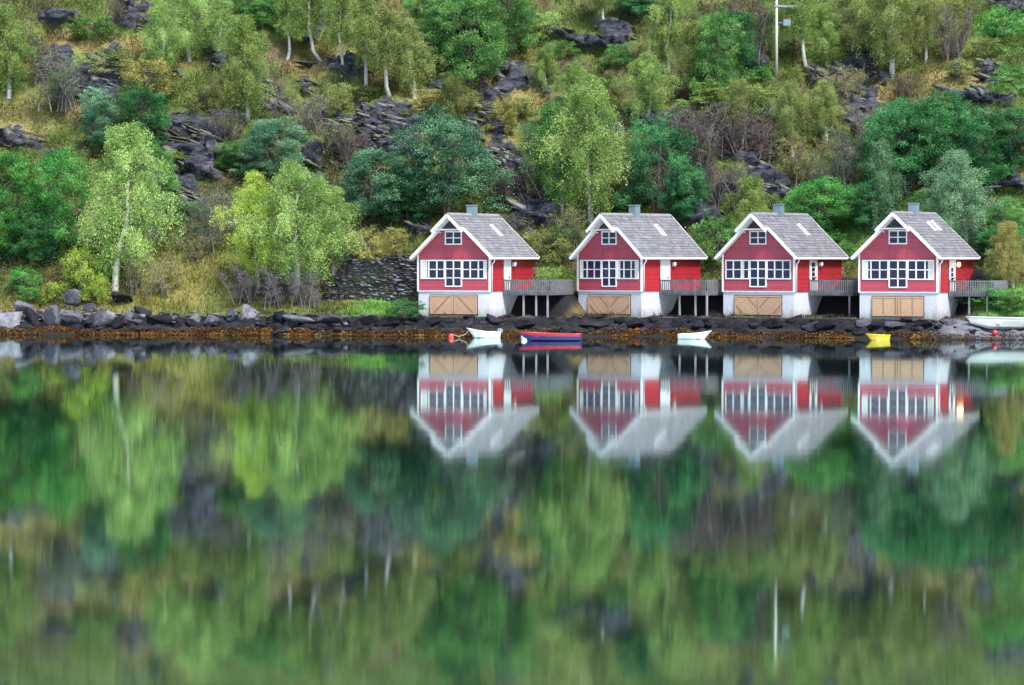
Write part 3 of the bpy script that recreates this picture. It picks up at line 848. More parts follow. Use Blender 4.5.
class Acc:
    def __init__(s): s.v, s.f, s.b = [], [], 0
    def add(s, v, f): s.v.append(v); s.f.append(f + s.b); s.b += len(v)
    def mesh(s, name, mat, tint=None): return np_mesh(name, np.concatenate(s.v), np.concatenate(s.f), mat, tint=tint)

def grow(kind, seed):
    """trunk and crown meshes of one tree, standing at the origin"""
    global rng
    keep = rng
    rng = np.random.default_rng(seed)
    wood, limb, C, T = Acc(), Acc(), [], []
    U = rng.uniform
    if kind in ('birch', 'slender', 'weeping'):
        H, W, limbs, strands = {'birch': (10, 6.0, 44, 27), 'slender': (10, 4.0, 26, 20), 'weeping': (8, 3.8, 34, 24)}[kind]
        zz = np.linspace(0, H * 0.97, 9)
        bx = np.cumsum(rng.normal(0, 0.14, 9)); by = np.cumsum(rng.normal(0, 0.14, 9))
        tr = np.stack([bx - bx[0], by - by[0], zz], 1)
        wood.add(*tube_np(tr, np.linspace(0.17, 0.02, 9) * (0.8 if kind == 'slender' else 1), 7))
        z_lo = {'birch': 0.19, 'slender': 0.36, 'weeping': 0.1}[kind]
        for l in range(limbs):
            q = z_lo + (1 - z_lo) * (l + U(0, 0.9)) / limbs
            q = min(q, 0.985)
            p0 = np.array([np.interp(q * H * 0.97, zz, tr[:, k]) for k in range(3)])
            a = l * 2.4 + U(-0.5, 0.5)
            env = min(1.0, 0.5 + (q - z_lo) * 2.2) * min(1.0, (1.02 - q) / 0.66) ** 0.8
            ln = W / 2 * max(0.12, env) * U(0.35, 1.12)
            rise = ln * U(0.6, 1.1)
            s = np.linspace(0, 1, 6)
            lim = np.stack([p0[0] + math.cos(a) * ln * s, p0[1] + math.sin(a) * ln * s, p0[2] + rise * (1.7 * s - 1.1 * s ** 2)], 1)
            limb.add(*tube_np(lim, np.linspace(0.05, 0.012, 6), 4))
            clt = U(0.2, 0.8)
            for k in range(strands):
                sp = U(0.25, 1.05)
                st = np.array([np.interp(sp, s, lim[:, j]) for j in range(3)]) + rng.normal(0, 0.14, 3)
                dl = U(0.4, 2.3) * (1.5 if kind == 'weeping' else 1.0) * (0.55 + 0.5 * (1 - q))
                m_ = int(26 + 19 * dl)
                w = U(0, 1, m_)
                dr = rng.normal(0, 0.18, 2)
                c = st + np.stack([dr[0] * w + rng.normal(0, 0.10, m_), dr[1] * w + rng.normal(0, 0.10, m_), 0.12 - dl * w + rng.normal(0, 0.07, m_)], 1)
                C.append(c); T.append(np.clip(clt * 0.55 + U(0, 0.5) + rng.normal(0, 0.10, m_), 0, 1))
        size = (0.055, 0.13); asp = 0.5; up = 0.5; hang = 0.6
    elif kind in ('alder', 'broad', 'shrub'):
        H, W, lobes, clumps, per = {'alder': (8, 6.6, 30, 22, 72), 'broad': (8, 10, 40, 22, 70), 'shrub': (2.5, 3.4, 15, 12, 46)}[kind]
        stems = {'alder': 3, 'broad': 4, 'shrub': 5}[kind]
        sc = H / 8
        tops = []
        for s_ in range(stems):
            a = s_ * 6.28 / stems + U(-.5, .5); sp = W * U(0.05, 0.16)
            q = np.linspace(0, 1, 6)
            st = np.stack([math.cos(a) * (0.1 * sc + sp * q ** 1.2), math.sin(a) * (0.1 * sc + sp * q ** 1.2), H * 0.62 * q], 1)
            wood.add(*tube_np(st, np.linspace(0.15, 0.04, 6) * max(sc, 0.35), 6))
            tops.append(st)
        for l in range(lobes):
            a = l * 2.399 + U(-.4, .4)
            q = (l + 0.5) / lobes
            dz = -0.85 + 1.8 * q
            e = math.sqrt(max(0.06, 1 - dz * dz)) if dz > -0.2 else 0.98
            k_ = U(0.5, 1.08)
            rr = W / 2 * e * 0.84 * k_
            hz = H * (0.46 + 0.42 * dz * (0.85 + 0.15 * k_))
            lc = np.array([math.cos(a) * rr, math.sin(a) * rr, hz])
            lr = W * (0.15 if kind != 'broad' else 0.135) * U(0.75, 1.25)
            st = tops[int(rng.integers(stems))]; p0 = st[int(rng.integers(2, 6))]
            mid = (p0 + lc) / 2 + np.array([0, 0, 0.06 * H])
            wood.add(*tube_np(np.stack([p0, mid, lc]), np.array([0.06, 0.04, 0.015]) * max(sc, 0.4), 4))
            lt = U(0.15, 0.85)
            for k in range(clumps):
                d = rng.normal(size=3); d /= np.linalg.norm(d)
                if d[2] < -0.3: d[2] *= 0.5
                cc = lc + d * lr * np.array([1.1, 1.1, 0.8]) * U(0.45, 1.1)
                cr = 0.24 * sc ** 0.5 * U(0.5, 1.35) * (W / 6.6 if kind == 'alder' else 1.0)
                m_ = per
                c = cc + rng.normal(0, 1, (m_, 3)) * cr * np.array([1, 1, 0.6])
                C.append(c); T.append(np.clip(lt * 0.55 + U(0, 0.45) + rng.normal(0, 0.12, m_), 0, 1))
        size = {'alder': (0.07, 0.155), 'broad': (0.08, 0.17), 'shrub': (0.05, 0.12)}[kind]; asp = 0.68; up = 0.7; hang = 0.0
    else:   # 'bare': a fan of grey twigs with a few leaves left
        H, W = 5, 4.4
        for s_ in range(15):
            ox_, oy_ = rng.normal(0, 0.13 * W, 2)
            a = s_ * 0.7 + U(-.3, .3); sp = W / 2 * U(0.25, 1.0); hh = H * U(0.6, 1.0)
            q = np.linspace(0, 1, 6)
            st = np.stack([ox_ + math.cos(a) * sp * 0.8 * q ** 1.4, oy_ + math.sin(a) * sp * 0.8 * q ** 1.4, hh * q], 1) + rng.normal(0, 0.05, (6, 3)) * q[:, None]
            wood.add(*tube_np(st, np.linspace(0.04, 0.010, 6), 4))
            for k in range(17):
                b = U(0.12, 1.0)
                p0 = np.array([np.interp(b, q, st[:, j]) for j in range(3)])
                d = rng.normal(size=3); d[2] = abs(d[2]) + 0.5; d /= np.linalg.norm(d)
                p1 = p0 + d * U(0.4, 1.1)
                wood.add(*tube_np(np.stack([p0, (p0 + p1) / 2 + rng.normal(0, .05, 3), p1]), np.array([0.018, 0.013, 0.007]), 3))
                m_ = 26
                w = U(0.2, 1.1, m_)[:, None]
                C.append(p0 + (p1 - p0) * w + rng.normal(0, 0.10, (m_, 3))); T.append(np.clip(U(0.1, 0.9) + rng.normal(0, 0.15, m_), 0, 1))
        size = (0.06, 0.13); asp = 0.45; up = 0.1; hang = 0.0
    C = np.concatenate(C); T = np.concatenate(T)
    C[:, 2] = np.maximum(C[:, 2], 0.05)
    v, f = leaf_quads(C, U(size[0], size[1], len(C)), up, asp, hang)
    w_ = C[:, :2]
    wid = np.percentile(w_[:, 0], 98) - np.percentile(w_[:, 0], 2)
    top = np.percentile(C[:, 2], 99.7)
    crown = np_mesh('crown', v, f, LF['green'], tint=np.repeat(T, 4))
    nw = sum(len(q) for q in wood.f)
    for v_, f_ in zip(limb.v, limb.f): wood.v.append(v_); wood.f.append(f_ + wood.b)
    trunk = wood.mesh('trunk', M['bark_birch'])
    if limb.v:
        trunk.materials.append(M['bark_dark'])
        mi = np.zeros(len(trunk.polygons), np.int32); mi[nw:] = 1
        trunk.polygons.foreach_set('material_index', mi)
    rng = keep
    return trunk, crown, float(wid), float(top)

NV = dict(birch=4, slender=3, weeping=2, alder=4, broad=2, shrub=4, bare=3)
PROTO = {k: [grow(k, 1000 + 37 * i + sum(map(ord, k))) for i in range(n)] for k, n in NV.items()}
BARK = dict(birch='bark_birch', slender='bark_birch', weeping='bark_birch', alder='bark_dark', broad='bark_dark', shrub='bark_dark', bare='bark_grey')
NAME = dict(birch='birch_tree', slender='birch_tree', weeping='birch_tree', alder='leafy_tree', broad='leafy_tree', shrub='shrub', bare='bare_shrub')
CAT = dict(birch='tree', slender='tree', weeping='tree', alder='tree', broad='tree', shrub='shrub', bare='shrub')
_ti = [0]
def tree(kind, leaf, px, base, top, wpx, label, group):
    x, y, z = pix(px, base)
    s = y / F
    i = _ti[0]; _ti[0] += 1
    tr, cr, wid, tp = PROTO[kind][i % NV[kind]]
    sz = (base - top) * s / tp
    sx = wpx * s / wid
    sx = min(max(sx, sz * 0.55), sz * 1.7)
    o = empty(NAME[kind], (x, y, z - 0.12), random.uniform(0, 6.28))
    o.scale = (sx, sx, sz)
    tag(o, label, CAT[kind], group)
    for nm, me, mt in (('trunk', tr, M[BARK[kind]]), ('crown', cr, LF[leaf])):
        c = bpy.data.objects.new(nm, me)
        COL.objects.link(c)
        c.parent = o
        c.material_slots[0].link = 'OBJECT'
        c.material_slots[0].material = mt
    return o

TR = [
 # --- lower left shore and bank
 ('birch', 'pale', 115, 290, 124, 72, 'tall pale yellow green birch standing above the left boulder heap'),
 ('alder', 'bright', 12, 262, 152, 62, 'bright green leafy tree cut by the left edge, left of the tall birch'),
 ('alder', 'bright', 55, 258, 148, 60, 'bright green leafy tree just left of the tall left birch'),
 ('alder', 'dark', 32, 268, 205, 50, 'low dark green tree in front of the bright pair at the left edge'),
 ('alder', 'green', 155, 215, 138, 42, 'mid green tree half hidden right of the tall left birch'),
 ('bare', 'grey', 205, 252, 190, 44, 'thin grey green tree on the path between the two big left birches'),
 ('birch', 'lime', 258, 292, 172, 62, 'yellow green birch forming the left third of the big clump left of the stone wall'),
 ('birch', 'pale', 295, 294, 162, 80, 'tallest birch in the middle of the clump left of the stone wall'),
 ('birch', 'pale', 334, 280, 192, 58, 'shorter green birch at the right of the clump, above the stone wall'),
 ('bare', 'mauve', 245, 303, 262, 44, 'mauve grey leafless bush under the left part of the birch clump'),
 ('bare', 'mauve', 275, 308, 262, 50, 'mauve grey leafless bush under the middle of the birch clump'),
 ('bare', 'mauve', 308, 306, 268, 40, 'mauve grey leafless bush at the left end of the stone wall'),
 ('bare', 'gold', 318, 300, 258, 26, 'small straw coloured bush touching the left end of the stone wall'),
 ('bare', 'gold', 162, 296, 250, 34, 'thin straw coloured sapling thicket right of the tall left birch trunk'),
 ('bare', 'gold', 136, 292, 248, 30, 'straw coloured sapling close to the tall left birch trunk'),
 ('shrub', 'lime', 82, 300, 246, 34, 'lime yellow bush above the flat pale boulder on the left'),
 ('shrub', 'lime', 98, 304, 275, 24, 'low yellow bush just right of the lime bush on the left shore'),
 ('shrub', 'bright', 22, 292, 265, 32, 'bright green bush near the left edge above the boulders'),
 ('shrub', 'bright', 30, 305, 286, 26, 'low grass green bush right on top of the leftmost boulders'),
 ('shrub', 'lime', 52, 303, 280, 20, 'little yellow green bush between the bright and the lime bush'),
 ('shrub', 'dark', 404, 318, 298, 38, 'dark green bush against the left wall of the first house'),
 ('shrub', 'gold', 366, 262, 228, 32, 'straw yellow shrub above the middle of the stone wall'),
 ('shrub', 'gold', 396, 262, 230, 30, 'straw yellow shrub just left of the roof of the first house'),
 ('shrub', 'grey', 345, 266, 244, 30, 'grey green bush topping the left half of the stone wall'),
 # --- left slope
 ('birch', 'pale', 10, 98, 4, 58, 'pale birch cut by the left edge, high on the slope'),
 ('bare', 'grey', 62, 112, 50, 46, 'grey olive tree high on the left slope beside dark rock'),
 ('shrub', 'teal', 96, 122, 86, 34, 'blue green bush on dark rock, upper left'),
 ('shrub', 'gold', 150, 98, 58, 56, 'yellowish round bush above the dark green tree, upper left'),
 ('alder', 'dark', 143, 150, 82, 50, 'dark green tree below the yellowish round bush, upper left'),
 ('alder', 'teal', 105, 150, 100, 40, 'small blue green tree left of the dark green one, upper left'),
 ('birch', 'pale', 190, 62, -22, 62, 'pale birch at the top edge in the upper left'),
 ('slender', 'pale', 222, 70, -8, 34, 'slender birch just right of the topmost left birch'),
 ('birch', 'pale', 248, 124, 14, 46, 'tall pale birch hanging over dark cliffs, left of centre'),
 ('alder', 'teal', 272, 180, 118, 64, 'blue green tree just above the big birch clump'),
 ('alder', 'green', 232, 172, 140, 34, 'small green tree on the cliff left of the blue green one'),
 ('shrub', 'lime', 180, 172, 150, 34, 'yellow green bush on the ledge between two dark cliffs on the left'),
 ('shrub', 'green', 160, 130, 108, 26, 'green bush beneath the dark green tree, upper left'),
 ('bare', 'mauve', 302, 138, 90, 52, 'pale mauve leafless tree above the blue green tree'),
 ('slender', 'pale', 322, 62, -34, 34, 'slender white stemmed birch at the top, leftmost of four in a row'),
 ('slender', 'pale', 342, 78, -28, 32, 'slender white stemmed birch at the top, second of four in a row'),
 ('slender', 'pale', 366, 94, -10, 36, 'slender white stemmed birch at the top, third of four in a row'),
 ('slender', 'olive', 390, 98, 2, 40, 'slender white stemmed birch at the top, rightmost of four in a row'),
 ('shrub', 'olive', 340, 116, 82, 30, 'olive bush on the cliff edge right of the mauve leafless tree'),
 ('shrub', 'olive', 365, 104, 84, 36, 'olive bush hanging over the purple cliff'),
 ('birch', 'olive', 415, 100, 18, 50, 'olive green birch left of the dense top trees'),
 ('bare', 'russet', 352, 165, 125, 36, 'rust brown bush below the purple cliff'),
 ('shrub', 'dark', 62, 96, 70, 26, 'dark bush beside rock near the upper left edge'),
 ('shrub', 'olive', 30, 60, 34, 40, 'olive bush below the top left corner'),
 ('shrub', 'green', 95, 40, 14, 50, 'green bush near the top left corner'),
 ('bare', 'russet', 118, 26, -4, 36, 'dull brown bush at the top edge, upper left'),
 ('alder', 'green', 262, 30, -22, 60, 'green tree at the top edge above the pale cliff birch'),
 ('alder', 'dark', 296, 20, -30, 46, 'dark green tree at the top edge left of the four slender birches'),
 # --- centre
 ('alder', 'teal', 446, 220, 108, 92, 'big blue green tree behind the first house'),
 ('alder', 'teal', 374, 222, 148, 70, 'blue green tree left of the big one, behind the stone wall'),
 ('alder', 'dark', 408, 226, 165, 50, 'dark tree between the two blue green trees behind the first house'),
 ('shrub', 'olive', 472, 222, 190, 30, 'olive bush at the right foot of the big blue green tree'),
 ('alder', 'green', 432, 74, -14, 62, 'dense green tree at the top, left of the dense top trio'),
 ('alder', 'green', 470, 92, -8, 66, 'dense green tree at the top, middle of the dense top trio'),
 ('alder', 'green', 508, 62, -26, 56, 'dense green tree at the top, right of the dense top trio'),
 ('birch', 'pale', 592, 228, 76, 70, 'large pale green drooping birch behind the gap of the first two houses'),
 ('birch', 'green', 562, 220, 102, 52, 'green birch pressed to the left side of the large drooping birch'),
 ('birch', 'pale', 575, 130, 62, 36, 'small pale birch on the bare slope above the drooping birch'),
 ('shrub', 'gold', 615, 226, 165, 34, 'straw coloured bush right of the large drooping birch'),
 ('broad', 'dark', 656, 222, 116, 80, 'dense dark green tree behind the second house'),
 ('shrub', 'green', 630, 236, 205, 30, 'green bush at the left foot of the dense dark tree'),
 ('birch', 'pale', 645, 128, 52, 58, 'pale yellow green birch above the dense dark tree'),
 ('birch', 'pale', 668, 72, -18, 46, 'pale birch at the top edge right of centre'),
 ('birch', 'olive', 692, 98, 22, 50, 'olive birch below the pale top birch, right of centre'),
 ('alder', 'green', 716, 104, 8, 48, 'green tree right of the olive birch, upper right of centre'),
 ('bare', 'russet', 752, 66, -6, 44, 'dark brown leafless tree left of the utility pole'),
 ('shrub', 'pale', 712, 112, 82, 52, 'pale yellow green bush under the green tree, left of the pole'),
 ('shrub', 'pale', 750, 116, 84, 48, 'pale yellow green bush below the pole'),
 ('shrub', 'pale', 690, 122, 96, 40, 'pale bush above the russet leafless trees'),
 ('shrub', 'bright', 762, 82, 64, 22, 'little bright green bush at the foot of the utility pole'),
 ('bare', 'russet', 702, 196, 104, 56, 'tall russet leafless tree right of the dense dark tree'),
 ('bare', 'russet', 735, 158, 98, 54, 'russet leafless tree under the pale bushes'),
 ('bare', 'mauve', 680, 150, 104, 40, 'mauve leafless tree above the dense dark tree'),
 ('shrub', 'olive', 545, 262, 226, 44, 'olive bush between the first and second roofs'),
 ('shrub', 'pale', 548, 294, 266, 30, 'pale green bush in the gap between first and second house'),
 ('bare', 'russet', 530, 210, 160, 46, 'brown thicket below the rocky rib, right of the big blue green tree'),
 ('shrub', 'gold', 505, 135, 95, 32, 'straw bush on the rocky rib'),
 ('shrub', 'olive', 455, 112, 84, 46, 'olive bush below the dense top trio'),
 ('shrub', 'pale', 545, 40, 12, 40, 'pale bush on the open slope near the top centre'),
 ('shrub', 'green', 560, 62, 40, 36, 'green bush under the long rock ledge near the top'),
 ('slender', 'olive', 605, 30, -40, 26, 'thin birch at the top edge above the long rock ledge'),
 ('alder', 'dark', 640, 20, -30, 46, 'dark tree at the top edge right of the long rock ledge'),
 ('shrub', 'green', 620, 70, 44, 36, 'green bush at the right end of the long rock ledge'),
 # --- right
 ('slender', 'pale', 806, 70, -30, 36, 'tall slim birch right beside the utility pole'),
 ('birch', 'pale', 826, 72, 2, 40, 'pale birch right of the tall slim birch by the pole'),
 ('birch', 'olive', 792, 158, 82, 40, 'olive birch below the utility pole'),
 ('birch', 'olive', 826, 142, 80, 46, 'olive birch right of the one below the pole'),
 ('bare', 'gold', 808, 188, 130, 36, 'straw coloured sapling below the two olive birches'),
 ('birch', 'pale', 746, 256, 176, 52, 'pale weeping birch behind the left eave of the third house'),
 ('shrub', 'green', 718, 262, 212, 46, 'green bush between the second and third roofs'),
 ('alder', 'bright', 816, 250, 178, 66, 'bright green tree behind the roof of the third house'),
 ('bare', 'grey', 848, 198, 125, 46, 'dark grey leafless tree left of the blue green weeping birch'),
 ('bare', 'mauve', 866, 150, 96, 36, 'mauve leafless tree at the left of the big broad dark tree'),
 ('weeping', 'mist', 877, 232, 140, 36, 'slim blue green weeping birch left of the rightmost house'),
 ('broad', 'dark', 912, 190, 98, 92, 'big broad dark green tree above the rightmost house, left half of a pair'),
 ('broad', 'dark', 966, 188, 104, 86, 'big broad dark green tree above the rightmost house, right half of a pair'),
 ('birch', 'mist', 966, 258, 150, 84, 'misty grey green birch behind the roof of the rightmost house'),
 ('alder', 'green', 930, 236, 188, 46, 'green tree between the weeping and the grey green birch'),
 ('alder', 'dark', 1012, 172, 108, 54, 'dark green tree at the right edge, above the pale slab'),
 ('alder', 'green', 1004, 250, 196, 50, 'green tree at the right edge below the pale slab'),
 ('birch', 'gold', 1013, 288, 220, 30, 'small straw coloured birch at the right edge beside the last deck'),
 ('shrub', 'bright', 990, 306, 284, 44, 'bright green bush under the deck of the rightmost house'),
 ('shrub', 'green', 1014, 312, 288, 34, 'mid green bush at the right edge above the long white boat'),
 ('shrub', 'dark', 966, 302, 284, 26, 'dark bush in the shade below the last deck'),
 ('birch', 'olive', 852, 58, -28, 50, 'olive birch at the top edge, left of the top right trio'),
 ('birch', 'olive', 892, 80, -26, 66, 'olive birch at the top edge, middle of the top right trio'),
 ('birch', 'olive', 925, 64, -16, 40, 'olive birch at the top edge, right of the top right trio'),
 ('bare', 'russet', 952, 64, 0, 42, 'brown leafless tree right of the top right trio'),
 ('shrub', 'bright', 1004, 44, 6, 48, 'bright green bush at the top right corner'),
 ('shrub', 'green', 1012, 96, 62, 38, 'green bush at the right edge above the rock ledge'),
 ('shrub', 'dark', 866, 58, 38, 30, 'dark green bush under the olive top right trio'),
 ('shrub', 'green', 845, 262, 240, 24, 'small green bush by the meadow behind the third house'),
 ('shrub', 'olive', 960, 78, 58, 30, 'olive bush left of the pale upright stone'),
 ('shrub', 'dark', 560, 250, 222, 30, 'dark bush behind the left eave of the second house'),
 ('shrub', 'dark', 690, 262, 232, 36, 'dark bush behind the right end of the second roof'),
 ('birch', 'pale', 160, 78, 0, 44, 'pale birch left of the one at the top edge, upper left'),
 ('birch', 'olive', 226, 118, 62, 34, 'small olive birch left of the tall pale cliff birch'),
 ('shrub', 'olive', 118, 78, 46, 44, 'olive bush on the grassy ledge, upper left'),
 ('bare', 'russet', 42, 84, 40, 34, 'brown thicket left of the dark bush, upper left edge'),
 ('shrub', 'olive', 205, 112, 84, 36, 'olive bush above the left dark cliff'),
 ('bare', 'mauve', 225, 140, 104, 34, 'mauve twiggy bush on the left dark cliff'),
 ('shrub', 'green', 180, 225, 196, 40, 'green bush between the tall left birch and the dark cliff foot'),
 ('bare', 'grey', 222, 248, 186, 40, 'grey twiggy sapling left of the big birch clump'),
 ('bare', 'gold', 190, 262, 232, 40, 'straw coloured thicket by the path on the left'),
 ('shrub', 'teal', 310, 205, 172, 40, 'blue green bush right of the tree above the birch clump'),
 ('bare', 'olive', 335, 160, 118, 38, 'olive twiggy bush between the mauve tree and the purple cliff'),
 ('shrub', 'gold', 430, 118, 88, 44, 'straw yellow bush above the big blue green tree'),
 ('birch', 'olive', 448, 132, 72, 40, 'olive birch behind the top of the big blue green tree'),
 ('slender', 'pale', 288, 60, -20, 30, 'slim pale birch left of the four slender birches'),
 ('alder', 'dark', 455, 50, -30, 56, 'dark green tree at the top edge behind the dense top trio'),
 ('shrub', 'olive', 520, 120, 96, 34, 'olive bush on the open slope right of the rocky rib'),
 ('birch', 'pale', 548, 96, 44, 32, 'small pale birch on the straw coloured slope, top centre'),
 ('bare', 'russet', 565, 85, 55, 34, 'low russet bush on the straw coloured slope, top centre'),
 ('bare', 'grey', 540, 160, 118, 34, 'grey twiggy bush left of the large drooping birch'),
 ('bare', 'russet', 505, 205, 168, 40, 'rust coloured thicket right above the roof of the first house'),
 ('bare', 'olive', 565, 248, 205, 34, 'olive sapling over the left eave of the second house'),
 ('birch', 'olive', 612, 120, 70, 36, 'olive birch right of the small pale one on the bare slope'),
 ('alder', 'dark', 690, 225, 165, 42, 'dark tree squeezed between the dense dark tree and the russet tree'),
 ('bare', 'mauve', 720, 210, 160, 44, 'mauve twiggy tree above the weeping birch'),
 ('bare', 'russet', 765, 165, 118, 40, 'rust coloured tree under the olive birches, right of the russet ones'),
 ('birch', 'olive', 740, 135, 78, 38, 'olive birch below the pole, left of the two lower olive birches'),
 ('alder', 'dark', 735, 80, 10, 44, 'dark green tree behind the leafless one left of the pole'),
 ('birch', 'pale', 772, 62, -20, 30, 'thin pale birch directly behind the utility pole'),
 ('bare', 'gold', 845, 105, 62, 50, 'straw coloured thicket on the tan slope right of the pole'),
 ('bare', 'gold', 806, 116, 80, 40, 'straw coloured bush just below the tall slim birch'),
 ('bare', 'grey', 832, 205, 150, 40, 'grey twiggy tree above the bright green tree'),
 ('alder', 'dark', 868, 232, 178, 40, 'dark green tree left of the slim weeping birch'),
 ('alder', 'dark', 940, 190, 92, 70, 'dark green tree behind the middle of the big broad pair'),
 ('alder', 'bright', 900, 150, 98, 50, 'bright green tree top on the left of the big broad pair'),
 ('shrub', 'bright', 990, 190, 160, 40, 'bright green bush at the right foot of the big broad pair'),
 ('alder', 'dark', 1000, 262, 225, 46, 'dark green tree behind the small straw birch at the right edge'),
 ('shrub', 'olive', 985, 60, 36, 34, 'olive bush in the grass near the top right corner'),
 ('bare', 'russet', 905, 100, 72, 40, 'russet bush on the tan slope above the big broad pair'),
 ('shrub', 'green', 1018, 225, 196, 30, 'green bush at the right edge behind the small straw birch'),
]
for k, lf, px, b, tp, w, lab in TR:
    tree(k, lf, px, b, tp, w, lab, {'tree': 'trees on the hillside', 'shrub': 'shrubs on the hillside'}[CAT[k]])

# the wood above the picture's upper edge, seen only in the water: one mass
def upper_wood():
    global rng
    keep = rng; rng = np.random.default_rng(77)
    V, Fq, Cc = [], [], []
    b = 0
    pal = 0.8 * np.array([(0.12, 0.28, 0.06), (0.26, 0.38, 0.10), (0.12, 0.26, 0.07), (0.03, 0.11, 0.045), (0.025, 0.05, 0.045), (0.05, 0.16, 0.10), (0.27, 0.33, 0.10)])
    for i in range(900):
        x = rng.uniform(-62, 62); t = rng.uniform(53, 108)
        y = t + float(shore(np.array([x]))[0]); z = float(base_z(np.array([x]), np.array([y]))[0])
        if fbm(np.array([x * 0.08]), np.array([t * 0.1]), seed=8)[0] < 0.36: continue
        H = rng.uniform(4, 9); W = rng.uniform(3, 6)
        n = 700
        d = rng.normal(size=(n, 3)); d /= np.linalg.norm(d, axis=1)[:, None]
        r = rng.uniform(0.55, 1.0, n)[:, None] * (0.7 + 0.6 * fbm(d[:, 0] * 2 + i, d[:, 1] * 2, d[:, 2] * 2, octv=2))[:, None]
        c = np.array([x, y, z + H * 0.58]) + d * r * np.array([W / 2, W / 2, H * 0.45])
        v, f = leaf_quads(c, rng.uniform(0.25, 0.5, n), 0.4, 0.7)
        V.append(v); Fq.append(f + b); b += len(v)
        Cc.append(np.repeat(pal[int(np.clip(fbm(np.array([x * 0.12]), np.array([t * 0.1]), seed=18)[0] * 16 - 4.5 + rng.normal(0, 0.8), 0, 6.99))] * rng.uniform(0.7, 1.3) * rng.uniform(0.7, 1.3, (n, 1)), 4, 0))
    tag(link('woodland', np_mesh('woodland', np.concatenate(V), np.concatenate(Fq), M['blades'], col=np.concatenate(Cc))), 'mixed birch wood higher up the mountainside, reflected in the water', 'woodland', kind='stuff')
    rng = keep
upper_wood()

# ------------------------------------------------------------------ houses
def slate_roof(parent):
    """two slopes of overlapping slates plus the hood at the front of the ridge"""
    rise = 3.06 / 3.25
    L_ = math.hypot(3.25, 3.06)
    y0, y1 = -0.38, HD + 0.3
    r = random.Random(3)
    mb = MB()
    for sgn in (-1, 1):
        def pt(u, v, w):   # u along the ridge, v down the slope, w off the roof
            k = v / L_
            return (sgn * (3.25 * k + w * 0.70), u, 7.36 - 3.06 * k + w * 0.71)
        def slab(u0, u1, v0, v1, w0, w1, mi):
            p = [pt(u, v, w) for w in (w0, w1) for v in (v0, v1) for u in (u0, u1)]
            mb.add(p, [(0, 2, 3, 1), (4, 5, 7, 6), (0, 1, 5, 4), (2, 6, 7, 3), (0, 4, 6, 2), (1, 3, 7, 5)], mi)
        slab(y0, y1, 0.0, L_, -0.16, -0.002, 0)
        slab(-1.08, y0 - 0.003, 0.0, 1.62, -0.16, -0.002, 0)
        rows = 16
        for i in range(rows):
            v0, v1 = L_ * i / rows, L_ * (i + 1) / rows + 0.05
            u = y0 if v1 > 1.62 else -1.08
            off = 0.16 * (i % 2)
            u -= off
            while u < y1:
                wd = 0.34
                a, b_ = max(u + 0.006, (y0 if v1 > 1.62 else -1.08)), min(u + wd - 0.006, y1)
                if b_ - a > 0.03:
                    j = r.uniform(0, 0.012)
                    p = [pt(a, v0, 0.004), pt(b_, v0, 0.004), pt(b_, v1, 0.032 + j), pt(a, v1, 0.032 + j), pt(b_, v1, 0.0), pt(a, v1, 0.0)]
                    q = [(0, 3, 2, 1), (3, 5, 4, 2)] if sgn < 0 else [(0, 1, 2, 3), (3, 2, 4, 5)]
                    mb.add(p, q, r.choice((1, 1, 1, 2, 2, 3)))
                u += wd
    return mb

M['slate_b'] = paint('grey_slate_mid', (0.135, 0.133, 0.148), 0.8, 0.2, 2.0, dirt=(0.12, 0.115, 0.13))
M['slate_c'] = paint('grey_slate_light', (0.165, 0.163, 0.18), 0.8, 0.22, 2.5)
M['slate_d'] = paint('grey_slate_dark', (0.105, 0.104, 0.117), 0.8, 0.2, 2.5)

def window(parent, x0, x1, z0, z1, cols, rows, yf, curtain=None):
    """white frame with glazing bars, glass set 5 cm back; on the front wall (facing -y)"""
    w = 0.085
    mb = MB()
    mb.box(x0, x1, yf - 0.055, yf + 0.03, z1 - w, z1); mb.box(x0, x1, yf - 0.055, yf + 0.03, z0, z0 + w)
    mb.box(x0, x0 + w, yf - 0.055, yf + 0.03, z0 + w, z1 - w); mb.box(x1 - w, x1, yf - 0.055, yf + 0.03, z0 + w, z1 - w)
    for i in range(1, cols):
        c = x0 + (x1 - x0) * i / cols
        mb.box(c - 0.045, c + 0.045, yf - 0.045, yf + 0.03, z0 + w, z1 - w)
    for j in range(1, rows):
        c = z0 + (z1 - z0) * j / rows
        xs_ = [x0 + w] + [x0 + (x1 - x0) * i / cols for i in range(1, cols)] + [x1 - w]
        for i in range(cols):
            a = xs_[i] + (0.045 if i else 0); b = xs_[i + 1] - (0.045 if i < cols - 1 else 0)
            mb.box(a, b, yf - 0.04, yf + 0.03, c - 0.032, c + 0.032)
    fr = mb.build('window', M['white'], parent)
    g = MB(); g.box(x0 + 0.02, x1 - 0.02, yf - 0.012, yf - 0.004, z0 + 0.02, z1 - 0.02)
    g.build('pane', M['glass'], fr)
    if curtain:
        cu = MB()
        for a, b in curtain: cu.box(a, b, yf - 0.022, yf - 0.014, z0 + w, z1 - w)
        cu.build('curtain', M['curtain'], fr)
    return fr

